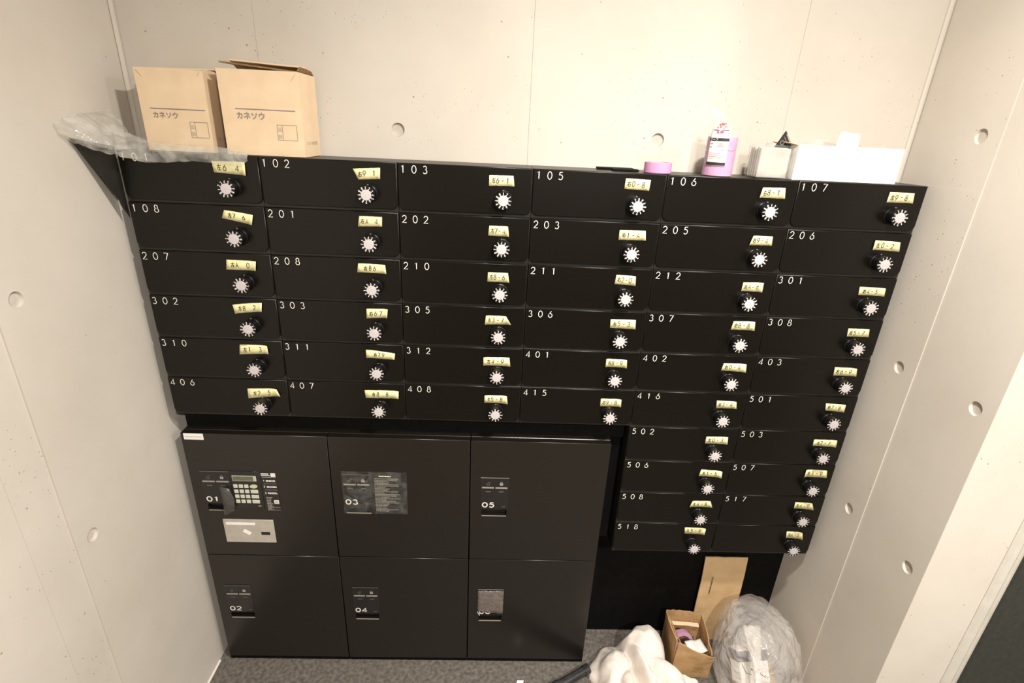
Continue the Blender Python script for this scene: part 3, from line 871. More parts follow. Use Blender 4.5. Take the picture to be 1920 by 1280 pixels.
def kaneso_box(label, x0, x1, y0, y1, h, line, txt, fx, rotz=0.0, open_top=True):
    t = tag(empty('cardboard_box', (x0, y0, T), rotz), label, 'box', 'small cartons on top of the mailboxes')
    w, dp = x1 - x0, y1 - y0
    carton_shell('body', 0, w, 0, dp, 0.0006, h, 0.0022, 'kraft', t)
    lx0, lx1, lz = line
    v, f = flat_rects([(lx0, lx1, lz - 0.0009, lz + 0.0009)], -0.0004)
    obj('printed_line', v, f, 'kraft_ink', t)
    tx, tz, tw = txt
    me = text_me('カネソウ', tw / 3.77, 'kraft_ink', 1.0, 0.022)
    o = obj_me('printed_name', me, t, (tx, -0.0004, tz))
    ax, bx, az, bz, mx = fx
    v, f = [], []
    for p, q in (((ax, az), (bx, az)), ((bx, az), (bx, bz)), ((bx, bz), (ax, bz)), ((ax, bz), (ax, az)), ((mx, az), (mx, bz))):
        ribbon([p, q], 0.0008, -0.0004, v, f)
    obj('printed_frame', v, f, 'kraft_ink', t)
    me = text_me('品番', 0.0085, 'kraft_ink_pale')
    for k, ch in enumerate('品数'):
        me = text_me(ch, 0.0085, 'kraft_ink_pale')
        obj_me('printed_caption', me, t, (ax + 0.0007, -0.0004, bz - 0.012 - k * 0.0135))
    me = text_me('カネソウ株式会社', 0.0080, 'kraft_ink_pale')
    o = obj_me('maker_print', me, t, (w + 0.0004, 0.018, 0.024)); o.rotation_euler = (0, 0, math.radians(90))
    return t, w, dp

# left carton, flaps closed and sagging a little
t, w, dp = kaneso_box('small tan carton nearest the left wall, printed line and characters', 0.052, 0.184, 0.024, 0.111, 0.152,
                      (0.019, 0.126, 0.080), (0.021, 0.0635, 0.048), (0.0915, 0.1265, 0.0285, 0.0575, 0.1015))
slab('top_flap', [(0.001, 0.0, 0.1525), (w - 0.001, 0.0, 0.1545), (w - 0.001, 0.052, 0.154), (0.001, 0.052, 0.152)], 0.0020, 'kraft', t)
slab('top_flap', [(0.001, dp, 0.1530), (w - 0.001, dp, 0.1530), (w - 0.001, 0.048, 0.1565), (0.001, 0.048, 0.1545)], 0.0020, 'kraft', t)
v, f = [], []
ribbon([(0.004, 0.148), (0.014, 0.136)], 0.0007, -0.0004, v, f)
ribbon([(w - 0.012, 0.140), (w - 0.006, 0.149)], 0.0007, -0.0004, v, f)
obj('crease', v, f, 'kraft_dark', t)
# right carton, top flap lifted so its torn dark edge shows
t, w, dp = kaneso_box('small tan carton with its torn top flap lifted, right of the pair', 0.217, 0.3725, 0.011, 0.111, 0.157,
                      (0.027, 0.144, 0.0865), (0.027, 0.069, 0.054), (0.105, 0.1435, 0.0315, 0.0600, 0.115))
slab('top_flap', [(w - 0.002, 0.006, 0.1585), (w - 0.002, 0.050, 0.1585), (0.004, 0.060, 0.1720), (0.006, 0.004, 0.1700)], 0.0030, 'kraft_core', t, 0.03, 3)
slab('top_flap', [(0.002, dp, 0.158), (w - 0.002, dp, 0.158), (w - 0.004, 0.052, 0.168), (0.004, 0.052, 0.176)], 0.0028, 'kraft', t, 0.02, 4)
slab('side_flap', [(w, 0.004, 0.158), (w, dp - 0.004, 0.158), (w + 0.004, dp * 0.7, 0.164), (w + 0.003, 0.010, 0.166)], 0.0026, 'kraft_core', t, 0.1, 5)
v, f = [], []
ribbon([(w - 0.014, 0.140), (w - 0.004, 0.153)], 0.0007, -0.0004, v, f)
obj('crease', v, f, 'kraft_dark', t)

# clear plastic sheet pulled across mailbox 101, and a dark sheet standing in for the shadow under its left end
ctrl = [  # x, then (y, z) across the sheet from the back/top edge to the hanging front edge
    (-0.024, [(0.040, 0.075), (-0.020, 0.070), (-0.070, 0.058), (-0.105, 0.046), (-0.100, 0.030), (-0.088, 0.020)]),
    (0.000, [(0.030, 0.060), (-0.010, 0.060), (-0.050, 0.045), (-0.075, 0.030), (-0.075, 0.014), (-0.068, 0.004)]),
    (0.030, [(0.012, 0.030), (-0.006, 0.034), (-0.030, 0.026), (-0.048, 0.014), (-0.050, 0.000), (-0.044, -0.008)]),
    (0.070, [(0.008, 0.018), (-0.004, 0.018), (-0.018, 0.012), (-0.028, 0.004), (-0.030, -0.008), (-0.026, -0.020)]),
    (0.120, [(0.008, 0.015), (-0.003, 0.014), (-0.012, 0.009), (-0.019, 0.002), (-0.020, -0.008), (-0.017, -0.018)]),
    (0.170, [(0.008, 0.014), (-0.003, 0.012), (-0.010, 0.007), (-0.015, 0.000), (-0.016, -0.007), (-0.013, -0.014)]),
    (0.215, [(0.008, 0.013), (-0.003, 0.011), (-0.009, 0.005), (-0.013, -0.002), (-0.014, -0.011), (-0.011, -0.020)]),
    (0.250, [(0.008, 0.005), (-0.004, 0.004), (-0.009, 0.000), (-0.012, -0.006), (-0.012, -0.014), (-0.010, -0.020)]),
    (0.264, [(0.006, 0.002), (-0.004, 0.002), (-0.008, -0.002), (-0.010, -0.005), (-0.010, -0.007), (-0.009, -0.009)]),
]
def interp(ctrl, nu, nv):
    pts = []
    for i in range(nu):
        u = i / (nu - 1) * (len(ctrl) - 1); k = min(int(u), len(ctrl) - 2); a = u - k
        for j in range(nv):
            w = j / (nv - 1) * (len(ctrl[0][1]) - 1); l = min(int(w), len(ctrl[0][1]) - 2); b = w - l
            x = ctrl[k][0] * (1 - a) + ctrl[k + 1][0] * a
            def P(kk):
                p, q = ctrl[kk][1][l], ctrl[kk][1][l + 1]
                return (p[0] * (1 - b) + q[0] * b, p[1] * (1 - b) + q[1] * b)
            p, q = P(k), P(k + 1)
            y = p[0] * (1 - a) + q[0] * a; z = p[1] * (1 - a) + q[1] * a
            am = 0.0035 if x > 0.04 else 0.007
            nz = noise.noise(Vector((x * 38, y * 60, z * 60)))
            nz2 = noise.noise(Vector((x * 80 + 7, y * 110, z * 110)))
            pts.append((max(x + 0.3 * am * nz2, XL + 0.003), min(y - am * abs(nz) * 0.9, 0.011) if x > 0.04 else y - am * abs(nz), T + z + am * 0.6 * nz2))
    return pts
sh = tag(sheet('plastic_sheet', interp(ctrl, 64, 30), 64, 30, 'film_sheet', None, 0.0003, True), 'crumpled clear plastic sheet hanging over mailbox 101 below the cartons', 'plastic sheet')
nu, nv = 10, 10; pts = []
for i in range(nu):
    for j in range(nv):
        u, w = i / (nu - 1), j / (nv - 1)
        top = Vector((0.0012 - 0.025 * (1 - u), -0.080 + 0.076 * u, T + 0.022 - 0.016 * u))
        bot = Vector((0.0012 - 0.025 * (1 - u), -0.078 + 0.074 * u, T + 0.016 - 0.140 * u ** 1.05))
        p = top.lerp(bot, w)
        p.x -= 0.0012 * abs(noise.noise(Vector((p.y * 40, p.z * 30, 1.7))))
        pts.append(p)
tag(sheet('shadow_sheet', pts, nu, nv, 'shadow_black', None, 0.0008, True), 'dark triangular sheet standing in for the shadow beside mailbox 101', 'shadow stand-in')

# two thin black strips
def strip(pts4, label):
    z0, z1 = T + 0.0006, T + 0.0045
    v = [(x, y, z0) for x, y in pts4] + [(x, y, z1) for x, y in pts4]
    f = [(3, 2, 1, 0), (4, 5, 6, 7)] + [(i, (i + 1) % 4, 4 + (i + 1) % 4, 4 + i) for i in range(4)]
    return tag(obj('black_strip', v, f, 'matt_black'), label, 'strip', 'black strips on top of the mailboxes')
strip([(0.984, 0.070), (1.066, 0.074), (1.068, 0.104), (0.986, 0.100)], 'thin black strip lying farther back on top of mailbox 105')
strip([(1.012, 0.034), (1.068, 0.036), (1.069, 0.064), (1.013, 0.063)], 'thin black strip lying nearer the front edge above mailbox 105')

def roll_mesh(r, ri, h, n=40):
    return lathe([(ri, 0.0), (r - 0.0008, 0.0), (r, 0.0008), (r, h - 0.0008), (r - 0.0008, h), (ri, h), (ri, 0.0)], 'z', n)
t = tag(empty('tape_roll', (1.107, 0.036, T + 0.0006)), 'single low roll of pink tape standing on mailbox 105', 'tape roll')
v, f = roll_mesh(0.0285, 0.020, 0.0215); obj('tape', v, f, 'pink', t, False)
v, f = roll_mesh(0.0198, 0.0182, 0.0213); obj('core', v, f, 'pink_dark', t, False)

# crumpled clear plastic cap
t = tag(empty('clear_wrapper', (1.178, 0.030, T + 0.0006)), 'tiny crumpled clear plastic wrapper between the pink tape rolls', 'wrapper')
v, f = lathe([(0.009, 0.0), (0.0115, 0.003), (0.011, 0.010), (0.007, 0.018), (0.0045, 0.026), (0.006, 0.034), (0.004, 0.044), (0.0006, 0.050)], 'z', 18)
v = [(x + 0.002 * noise.noise(Vector((x * 200, y * 200, z * 120))), y + 0.002 * noise.noise(Vector((x * 180 + 5, y * 180, z * 120))), z) for x, y, z in v]
o = obj('film', v, f, 'film_thin', t, True)

# pack of pink tape rolls in a clear bag with a printed label
t = tag(empty('tape_pack', (1.236, 0.036, T + 0.0006)), 'bagged pink tape rolls with a white printed label, on mailbox 106', 'tape pack')
v, f = roll_mesh(0.0300, 0.020, 0.050); obj('tape_roll', v, f, 'pink', t, False)
v, f = roll_mesh(0.0296, 0.020, 0.0265); obj('tape_roll', [(x, y, z + 0.0508) for x, y, z in v], f, 'pink', t, False)
n = 36
prof = [(0.0312, 0.0004), (0.0312, 0.03), (0.0312, 0.060), (0.0315, 0.080), (0.029, 0.092), (0.023, 0.106), (0.014, 0.118), (0.010, 0.128), (0.010, 0.136)]
v, f = lathe(prof, 'z', n)
def pinch(x, y, z):
    k = max(0.0, (z - 0.080) / 0.056)
    a = math.atan2(y, x); r = math.hypot(x, y); R0 = r * (1 - min(k * 1.6, 1)) + 0.0295 * min(k * 1.6, 1) if k else r
    X = R0 * math.cos(a) * (1 - 0.42 * k) - 0.016 * k; Y = R0 * math.sin(a) * (1 - 0.88 * min(1, k * 1.2)) + 0.006 * k
    Z = z - 0.020 * k * (0.5 + 0.5 * math.cos(a)) + 0.004 * k * noise.noise(Vector((X * 120, Y * 120, z * 60)))
    return (X + 0.0015 * k * noise.noise(Vector((z * 150, a, 2))), Y + 0.003 * k * noise.noise(Vector((X * 90, z * 90, 5))), Z)
v = [pinch(*p) for p in v]
o = obj('wrapper', v, f, 'film', t, True)
# curved label on the front left of the wrapper
def on_cyl(s, z, r=0.0325, a0=-125.0):
    a = math.radians(a0) + s / r
    rr = r if z < 0.080 else r - (z - 0.080) * 0.18
    return (rr * math.cos(a), rr * math.sin(a), z)
nu, nv = 12, 10
lbl_w = 0.041
pts = [on_cyl(lbl_w * (i / (nu - 1) - 0.5), 0.020 + (0.095 - 0.020) * j / (nv - 1), 0.0318) for i in range(nu) for j in range(nv)]
lb = sheet('label', pts, nu, nv, 'white_card', t, 0.0002, True)
def band(name, s0, s1, z0, z1, mat, parent, r=0.0324):
    nn = 9
    v = [on_cyl(s0 + (s1 - s0) * i / (nn - 1), z, r) for i in range(nn) for z in (z0, z1)]
    f = [(2 * i, 2 * i + 2, 2 * i + 3, 2 * i + 1) for i in range(nn - 1)]
    return obj(name, v, f, mat, parent)
hw = lbl_w / 2
band('black_band', -hw, hw, 0.0685, 0.0745, 'black_print', lb)
band('black_band', -hw, hw, 0.0215, 0.0275, 'black_print', lb)
band('black_dash', -hw + 0.004, -0.004, 0.0888, 0.0902, 'black_print', lb)
band('black_dash', 0.006, hw - 0.003, 0.0888, 0.0902, 'black_print', lb)
for k in range(4):
    band('print_line', -hw + 0.003, hw - 0.004 - 0.004 * (k % 2), 0.0345 + 0.0034 * k, 0.0351 + 0.0034 * k, 'red_print' if k else 'grey_print', lb)
for s0, s1, z0 in ((0.001, 0.010, 0.0625), (-0.002, 0.013, 0.0585), (-0.017, -0.010, 0.0625), (-0.018, -0.012, 0.0560), (0.009, 0.014, 0.0510)):
    band('print_word', s0, s1, z0, z0 + 0.0018, 'grey_print', lb)
me_rnd = random.Random(3)
for k in range(16):
    s = -0.014 + me_rnd.uniform(0, 0.022); z = 0.083 + me_rnd.uniform(0, 0.018)
    if 0.0875 < z < 0.0912:
        z += 0.004
    band('red_petal', s, s + me_rnd.uniform(0.002, 0.0055), z, z + me_rnd.uniform(0.0012, 0.004), 'red_print', lb, 0.0328)
me = text_me('テープ', 0.0058, 'white_card')
vv = [on_cyl(-hw + 0.002 + p.co.x, 0.0692 + p.co.z, 0.0327) for p in me.vertices]
ff = [tuple(p.vertices) for p in me.polygons]
obj('band_lettering', vv, ff, 'white_card', lb)

# white open box, the bag of folded sheets, the dark card and the loose wrappers
t = tag(empty('white_box', (1.3875, 0.010, T + 0.0006), math.radians(-0.6)), 'long plain white open box on top of mailbox 107', 'box')
carton_shell('body', 0, 0.2225, 0, 0.098, 0, 0.0695, 0.0016, 'white_card', t)
slab('end_flap', [(0.001, 0.004, 0.0695), (0.001, 0.094, 0.0695), (-0.016, 0.085, 0.0735), (-0.015, 0.012, 0.0735)], 0.0014, 'kraft', t, 0.05, 8)
t = tag(empty('sheet_pack', (1.308, 0.012, T + 0.0006)), 'clear bag of folded white sheets standing left of the white box', 'pack')
for k in range(5):
    z1 = 0.060 + 0.002 * math.sin(k * 2.3)
    o = box('folded_sheet', 0.006, 0.070 - 0.001 * k, 0.006 + k * 0.010, 0.0145 + k * 0.010, 0.001, z1, 'paper', t, 0.002, 2)
bm = bmesh.new(); box_bm(bm, 0.001, 0.0765, 0.0, 0.060, 0.0003, 0.066)
bmesh.ops.bevel(bm, geom=list(bm.edges), offset=0.004, segments=2, affect='EDGES')
bmesh.ops.subdivide_edges(bm, edges=list(bm.edges), cuts=4, use_grid_fill=True)
for vtx in bm.verts:
    c = vtx.co
    k = noise.noise(Vector((c.x * 60, c.y * 60, c.z * 60)))
    if c.z > 0.005:
        c.x += 0.0018 * k; c.y -= 0.002 * abs(k); c.z += 0.002 * k
obj_me('wrapper', from_bm('wrapper', bm, 'film', True), t)
ct = tag(empty('dark_card', (1.372, 0.045, T + 0.060)), 'small dark printed card sticking up behind the bag of sheets', 'card')
v = [(-0.020, 0, 0.0), (0.024, 0, 0.0), (-0.001, 0, 0.036)]
v = v + [(x, 0.0012, z) for x, _, z in v]
f = [(0, 1, 2), (5, 4, 3), (0, 3, 4, 1), (1, 4, 5, 2), (2, 5, 3, 0)]
obj('card', v, f, 'black_print', ct)
v, f = [], []
ribbon([(0.002, 0.029), (0.019, 0.004)], 0.0022, -0.0004, v, f); ribbon([(-0.002, 0.024), (0.010, 0.005)], 0.0010, -0.0004, v, f)
ribbon(arc(-0.004, 0.012, 0.004, 0.004, 0, 360, 14), 0.0010, -0.0004, v, f)
obj('card_print', v, f, 'grey_print', ct)
def crumple(name, cx, cy, cz, sx, sy, sz, mat, seed, label, cat, group=None):
    v, f = lathe([(0.001, -1), (0.55, -0.85), (0.95, -0.35), (1.0, 0.2), (0.7, 0.75), (0.001, 1.0)], 'z', 16)
    out = []
    for x, y, z in v:
        p = Vector((x * 1.7 + seed, y * 1.7, z * 1.7))
        k = 1 + 0.42 * noise.noise(p) + 0.22 * noise.noise(p * 2.7)
        out.append((cx + x * sx * k, cy + y * sy * k, cz + z * sz * k))
    o = obj(name, out, f, mat, None, False)
    return tag(o, label, cat, group)
crumple('crumpled_wrapper', 1.455, 0.056, T + 0.069, 0.026, 0.022, 0.017, 'film', 2.2, 'crumpled clear wrapper at the left end of the white box', 'wrapper', 'wrappers in the white box')
o = crumple('crumpled_wrapper', 1.585, 0.060, T + 0.064, 0.022, 0.020, 0.014, 'film', 5.6, 'flattened clear wrapper at the right end of the white box', 'wrapper', 'wrappers in the white box')
bm = bmesh.new(); box_bm(bm, -0.022, 0.022, -0.004, 0.004, -0.016, 0.018)
bmesh.ops.subdivide_edges(bm, edges=list(bm.edges), cuts=4, use_grid_fill=True)
for vtx in bm.verts:
    c = vtx.co
    c.y += 0.004 * noise.noise(Vector((c.x * 70, c.z * 70, 1))); c.x += 0.18 * c.z
    c.z += 0.003 * noise.noise(Vector((c.x * 90, c.y * 90, 4)))
o = obj_me('folded_packet', from_bm('folded_packet', bm, 'white_card', True), None, (1.512, 0.050, T + 0.080))
o.rotation_euler = (math.radians(-18), math.radians(6), 0)
tag(o, 'folded white packet poking out of the white box', 'packet')

# ------------------------------------------------------------------ things on the floor, lower right
# open brown carton
t = tag(empty('open_carton', (1.345, -0.040, 0.0006), math.radians(-2)), 'battered open brown carton with pink rolls inside, beside the towel', 'box')
CWd, CDp, CHt = 0.116, 0.118, 0.112
def wall_sheet(name, a, b, h0, h1, bow, th=0.0032, mat='kraft_dark', lean=(0, 0), seed=1, nu=12, nv=7):
    a = Vector(a); b = Vector(b); pts = []
    d = (b - a); nrm = Vector((d.y, -d.x, 0)).normalized()
    for i in range(nu):
        u = i / (nu - 1)
        top = h0 * (1 - u) + h1 * u
        for j in range(nv):
            w = j / (nv - 1)
            p = a.lerp(b, u)
            p = p + nrm * (bow * math.sin(math.pi * u) * w + 0.003 * w * noise.noise(Vector((u * 5, w * 4, seed))))
            p.z = top * w + (0.004 * noise.noise(Vector((u * 9, seed, 2))) * w)
            p.x += lean[0] * w * w; p.y += lean[1] * w * w
            pts.append(p)
    return sheet(name, pts, nu, nv, mat, t, th, False)
wall_sheet('front_panel', (0, 0, 0), (CWd, 0, 0), 0.152, 0.094, 0.008, lean=(0.002, -0.006), seed=2)
wall_sheet('back_panel', (CWd, CDp, 0), (0, CDp, 0), 0.132, 0.142, 0.003, seed=3)
wall_sheet('side_panel', (0.001, CDp - 0.002, 0), (0.001, 0.004, 0), 0.142, 0.150, 0.004, lean=(-0.004, 0), seed=4)
wall_sheet('side_panel', (CWd - 0.001, 0.004, 0), (CWd - 0.001, CDp - 0.002, 0), 0.092, 0.13, 0.002, seed=5)
box('bottom_panel', 0.004, CWd - 0.004, 0.005, CDp - 0.005, 0.0002, 0.0034, 'kraft_dark', t)
slab('corner_flap', [(0.003, 0.100, 0.138), (0.004, 0.030, 0.144), (0.022, 0.026, 0.116), (0.018, 0.094, 0.108)], 0.0028, 'kraft_dark', t, 0.06, 11)
slab('fold_strip', [(0.010, CDp - 0.004, 0.098), (CWd - 0.01, CDp - 0.004, 0.092), (CWd - 0.01, CDp - 0.016, 0.088), (0.010, CDp - 0.014, 0.094)], 0.0026, 'kraft', t, 0.1, 12)
v, f = text_lines(0.060, 0.092, 0.040, 0.064, 4, -0.0135, 33, 0.5, 0.8)
obj('faded_print', [(x, y - 0.004, z) for x, y, z in v], f, 'kraft_core', t)

def floor_roll(x, y, z, rx, ry, label):
    tt = tag(empty('tape_roll', (x, y, z)), label, 'tape roll', 'pink rolls in the open carton')
    v, f = roll_mesh(0.034, 0.026, 0.020); o = obj('tape', v, f, 'pink', tt, False); o.rotation_euler = (rx, ry, 0)
    v, f = roll_mesh(0.0258, 0.0240, 0.0198); o = obj('core', v, f, 'pink_dark', tt, False); o.rotation_euler = (rx, ry, 0)
floor_roll(1.390, 0.036, 0.064, math.radians(70), math.radians(24), 'pink roll standing on edge at the left of the open carton')
floor_roll(1.414, 0.028, 0.020, math.radians(8), math.radians(-10), 'pink roll lying flat deeper in the open carton')
bm = bmesh.new(); box_bm(bm, -0.030, 0.030, -0.02, 0.02, -0.003, 0.003)
bmesh.ops.subdivide_edges(bm, edges=list(bm.edges), cuts=5, use_grid_fill=True)
for vtx in bm.verts:
    c = vtx.co; c.z += 0.010 * noise.noise(Vector((c.x * 35, c.y * 35, 7)))
o = obj_me('crumpled_paper', from_bm('crumpled_paper', bm, 'white_card', True), None, (1.422, -0.006, 0.084)); o.rotation_euler = (0.15, 0.1, 0.3)
tag(o, 'crumpled white paper at the front of the open carton', 'paper')

# tall cardboard sheet leaning against the black panel
t = tag(empty('cardboard_sheet', (1.514, 0.086, 0.0006)), 'tall tan cardboard sheet leaning on the black panel behind the bag', 'cardboard')
pts = []
nu, nv = 8, 14
for i in range(nu):
    for j in range(nv):
        u, w = i / (nu - 1) - 0.5, j / (nv - 1)
        pts.append((u * 0.134 + 0.003 * w, 0.022 * w + 0.003 * math.sin(w * 6) + 0.0015 * noise.noise(Vector((u * 6, w * 6, 3))),
                    w * 0.331 + 0.002 * noise.noise(Vector((u * 14, 1, 2))) * (w > 0.95)))
sheet('board', pts, nu, nv, 'kraft_mid', t, 0.0035, False)
slab('torn_edge_flap', [(-0.067, 0.002, 0.030), (-0.067, 0.008, 0.110), (-0.080, -0.016, 0.100), (-0.078, -0.014, 0.022)], 0.003, 'kraft_dark', t, 0.1, 14)
rr = random.Random(4); v, f = [], []
zz = 0.196
while zz < 0.262:
    L = rr.uniform(0.002, 0.006)
    ribbon([(-0.0345 + rr.uniform(-0.0005, 0.0005) + (zz - 0.196) * 0.03, zz), (-0.0345 + rr.uniform(-0.0005, 0.0005) + (zz - 0.196) * 0.03, zz + L)], rr.uniform(0.0020, 0.0032), 0, v, f)
    zz += L + 0.0006
def board_y(z):
    w = z / 0.331
    return 0.022 * w + 0.003 * math.sin(w * 6)
obj('printed_line', [(x, board_y(z) - 0.0062, z) for x, y, z in v], f, 'ink', t)

# clear plastic bag with packaging inside
bx, by = 1.593, -0.078
prof = [(0.02, 0.001), (0.085, 0.001), (0.108, 0.012), (0.116, 0.05), (0.114, 0.10), (0.108, 0.15), (0.098, 0.195), (0.080, 0.230), (0.054, 0.252), (0.026, 0.264), (0.001, 0.267)]
def smooth_prof(pr, m):
    out = []
    for i in range(len(pr) - 1):
        for k in range(m):
            a = k / m
            out.append((pr[i][0] * (1 - a) + pr[i + 1][0] * a, pr[i][1] * (1 - a) + pr[i + 1][1] * a))
    return out + [pr[-1]]
v, f = lathe(smooth_prof(prof, 4), 'z', 72)
out = []
for x, y, z in v:
    r = math.hypot(x, y); a = math.atan2(y, x)
    p = Vector((x * 9, y * 9, z * 7))
    k = 1 + 0.10 * noise.noise(p) + 0.06 * (1 - abs(noise.noise(Vector((math.cos(a) * 3.2, math.sin(a) * 3.2, z * 5 + 3)))) * 3) * min(1, z * 8)
    k += 0.025 * noise.noise(Vector((x * 40, y * 40, z * 22)))
    sx = 1.0 + (0.16 if x > 0 else 0.06) * max(0, 0.6 - z / 0.27)
    X = bx + x * k * sx - 0.02 * (z / 0.27); Y = by + y * k * 1.22 + 0.050 * (z / 0.27)
    Z = z * (1 + 0.05 * noise.noise(Vector((x * 12, y * 12, 4))))
    out.append((min(X, XR - 0.006), Y, max(Z, 0.001)))
bag = tag(empty('plastic_bag', (bx, by, 0.0)), 'bulging clear plastic bag of packaging against the right wall', 'bag')
obj('bag_film', [(x - bx, y - by, z) for x, y, z in out], f, 'film_bag', bag, True)
# gathered neck of the bag, hanging down over its front
pts = []
nu, nv = 30, 9
for i in range(nu):
    u = i / (nu - 1)
    wd = 0.022 * (1 - u) ** 1.6 + 0.005 + 0.008 * max(0, u - 0.7)
    cx = -0.056 - 0.012 * u; cy = 0.022 - 0.128 * u ** 0.8; cz = 0.250 - 0.120 * u
    for j in range(nv):
        w = j / (nv - 1) - 0.5
        fold = 0.004 * math.sin(w * 20 + u * 3)
        pts.append((cx + w * wd * 2 + 0.002 * noise.noise(Vector((u * 9, w * 5, 1))), cy - 0.004 - fold - 0.004 * (1 - (2 * w) ** 2), cz + 0.003 * noise.noise(Vector((u * 7, w * 8, 3))) - abs(w) * 0.01 * (1 - u)))
sheet('gathered_neck', pts, nu, nv, 'film_knot', bag, 0.0005, True)
# packaging inside the bag
t = tag(empty('product_box', (1.556, -0.098, 0.066), math.radians(8)), 'small white, navy and red printed box seen through the bag', 'box')
t.rotation_euler = (math.radians(-38), math.radians(4), math.radians(8))
box('body', -0.046, 0.046, -0.028, 0.020, 0, 0.090, 'white_card', t, 0.0012)
box('navy_band', -0.0468, 0.0468, -0.0288, 0.0208, 0.058, 0.086, 'navy', t)
box('red_band', 0.006, 0.030, -0.0292, 0.004, 0.0862, 0.0912, 'red_print', t)
v, f = [], []
rb = random.Random(9)
for k in range(11):
    x = -0.012 + k * 0.0048; z = 0.040 - k * 0.0026 + rb.uniform(-0.003, 0.003)
    ribbon([(x, z), (x + rb.uniform(0.003, 0.007), z + rb.uniform(-0.006, 0.005))], rb.uniform(0.002, 0.004), -0.0286, v, f)
obj('brush_lettering', v, f, 'black_print', t)
v, f = [], []
ribbon([(-0.040, 0.056), (-0.030, 0.030), (-0.012, 0.024)], 0.0018, -0.0286, v, f)
obj('outline_print', v, f, 'navy', t)
o = tag(box('brown_packet', -0.06, 0.058, -0.050, 0.045, 0.006, 0.058, 'kraft_dark', None, 0.004, 2, (1.590, -0.045, 0.0), (0, 0, math.radians(-9))), 'flat brown carton at the bottom of the plastic bag', 'box')

# white towel heap
TOWEL_FOLDS = [  # centre x, y, half length, half width, turn, height
    (1.264, 0.006, 0.070, 0.062, 0.0, 0.108), (1.236, -0.050, 0.085, 0.020, 1.95, 0.098), (1.268, -0.095, 0.070, 0.020, 2.1, 0.072),
    (1.168, -0.048, 0.058, 0.046, 0.9, 0.062), (1.140, -0.095, 0.052, 0.034, 1.3, 0.046), (1.190, -0.115, 0.070, 0.026, 1.5, 0.060),
    (1.306, -0.070, 0.075, 0.034, -0.55, 0.076), (1.352, -0.118, 0.064, 0.024, -0.6, 0.058), (1.310, -0.150, 0.080, 0.034, -0.3, 0.052),
    (1.215, -0.180, 0.085, 0.036, 0.4, 0.050), (1.155, -0.165, 0.050, 0.030, 1.2, 0.042)]
def towel_h(x, y):
    # outline of the heap
    cx, cy = 1.252, -0.066
    a = math.atan2((y - cy) / 0.150, (x - cx) / 0.150)
    rad = 1.0 + 0.10 * math.sin(2 * a + 0.6) + 0.07 * math.sin(5 * a + 1.1) + 0.05 * math.sin(9 * a)
    d = math.hypot((x - cx) / 0.150, (y - cy) / 0.150) / rad
    if x > 1.325:
        d += 40.0 * max(0.0, y + 0.062) * min(1.0, (x - 1.325) / 0.012)
    edge = max(0.0, min(1.0, (1.0 - d) / 0.26)) ** 0.5
    # overlapping rounded folds of cloth; creases form where two folds meet
    wx = x + 0.010 * noise.noise(Vector((x * 14, y * 14, 2.0))); wy = y + 0.010 * noise.noise(Vector((x * 14, y * 14, 8.0)))
    h = 0.034
    for lx, ly, ex, ey, an, hh in TOWEL_FOLDS:
        ca, sa = math.cos(an), math.sin(an)
        p = ((wx - lx) * ca + (wy - ly) * sa) / ex; q = (-(wx - lx) * sa + (wy - ly) * ca) / ey
        r2 = abs(p) ** 2.6 + abs(q) ** 2.2
        if r2 < 1:
            h = max(h, 0.018 + hh * (1 - r2) ** 0.55)
    n1 = noise.noise(Vector((x * 24, y * 18, 1.0))); n2 = noise.noise(Vector((x * 55 + 3, y * 48, 4.0)))
    h += 0.005 * (1 - 2 * abs(n1)) + 0.003 * n2
    return max(0.0, h * edge), d
nx, ny = 120, 104
x0, x1, y0, y1 = 1.06, 1.45, -0.25, 0.105
verts, idx, faces = [], {}, []
for i in range(nx):
    for j in range(ny):
        x = x0 + (x1 - x0) * i / (nx - 1); y = y0 + (y1 - y0) * j / (ny - 1)
        h, d = towel_h(x, y)
        if d < 1.0:
            idx[(i, j)] = len(verts)
            # cloth rolls slightly outwards over its edge
            bul = 0.006 * (d - 0.75) / 0.25 if d > 0.75 else 0
            verts.append((x + bul * (x - 1.252) / 0.15, y + bul * (y + 0.085) / 0.12, 0.0015 + h))
for (i, j) in list(idx):
    q = [(i, j), (i + 1, j), (i + 1, j + 1), (i, j + 1)]
    if all(k in idx for k in q):
        faces.append(tuple(idx[k] for k in q))
bm = bmesh.new()
vs = [bm.verts.new(p) for p in verts]
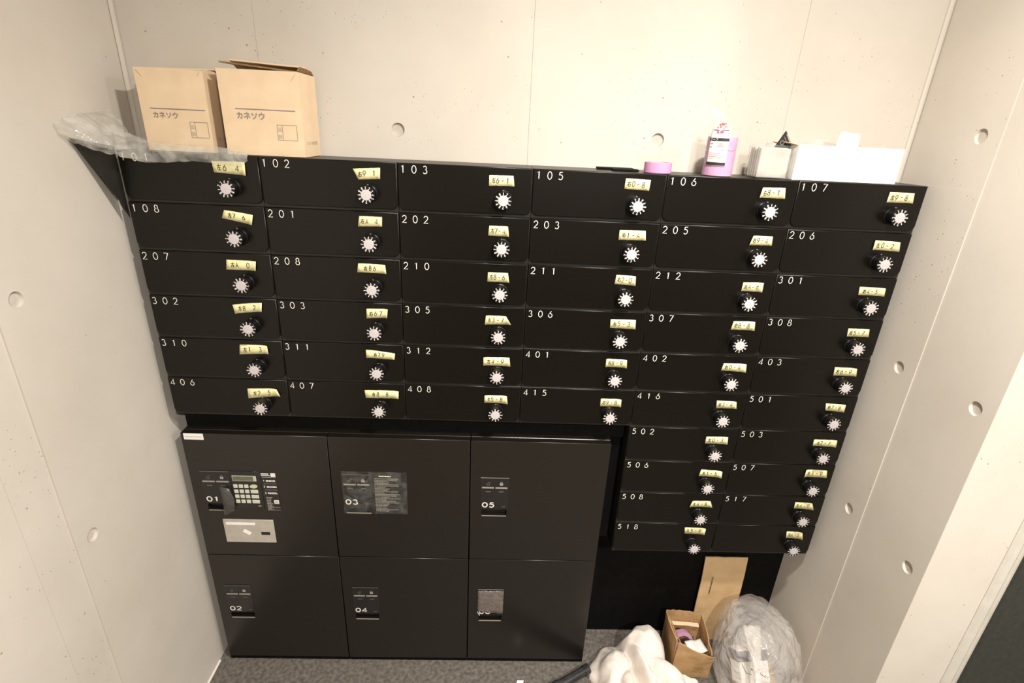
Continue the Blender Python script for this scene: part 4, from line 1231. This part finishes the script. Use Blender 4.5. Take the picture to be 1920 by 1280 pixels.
for q in faces:
    bm.faces.new([vs[k] for k in q])
# skirt down to the floor
bm.edges.ensure_lookup_table()
be = [e for e in bm.edges if e.is_boundary]
r = bmesh.ops.extrude_edge_only(bm, edges=be)
for g in r['geom']:
    if isinstance(g, bmesh.types.BMVert):
        g.co.z = 0.0008
bmesh.ops.delete(bm, geom=[q for q in bm.verts if not q.link_faces], context='VERTS')
o = obj_me('towel', from_bm('towel', bm, 'towel', True), None)
md = o.modifiers.new('soften', 'SMOOTH'); md.factor = 0.5; md.iterations = 1
tag(o, 'crumpled white towel heaped on the floor beside the open carton', 'towel')

# black tube lying half under the towel
t = tag(empty('black_tube', (1.104, -0.036, 0.0)), 'glossy black tube lying on the floor beside the white towel', 'tube')
p0 = Vector((-0.012, 0.006, 0.0165)); p1 = Vector((-0.330, -0.170, 0.0165))
ax = (p1 - p0).normalized(); sd = ax.cross(Vector((0, 0, 1))).normalized(); up = sd.cross(ax)
def tube(a, b, r, n=24, name='pipe', mat='pipe'):
    v = []
    for p in (a, b):
        for i in range(n):
            g = 2 * math.pi * i / n
            v.append(p + sd * (r * math.cos(g)) + up * (r * math.sin(g)))
    f = [(i, (i + 1) % n, n + (i + 1) % n, n + i) for i in range(n)] + [tuple(range(n - 1, -1, -1)), tuple(range(n, 2 * n))]
    return obj(name, v, f, mat, t, False)
tube(p0, p1, 0.0135)
tube(p0.lerp(p1, 0.30), p0.lerp(p1, 0.38), 0.0160, name='collar')
tube(p0.lerp(p1, 0.0), p0.lerp(p1, 0.05), 0.0155, name='collar')
# scrap of paper near the lower edge of the picture
v = [(0.868, -0.078, 0.001), (0.890, -0.076, 0.0015), (0.893, -0.062, 0.006), (0.874, -0.060, 0.003)]
v2 = [(x, y, z + 0.0006) for x, y, z in v]
tag(obj('paper_scrap', v + v2, [(3, 2, 1, 0), (4, 5, 6, 7), (0, 1, 5, 4), (1, 2, 6, 5), (2, 3, 7, 6), (3, 0, 4, 7)], 'white_card'),
    'tiny pale paper scrap on the floor in front of locker 06', 'paper')
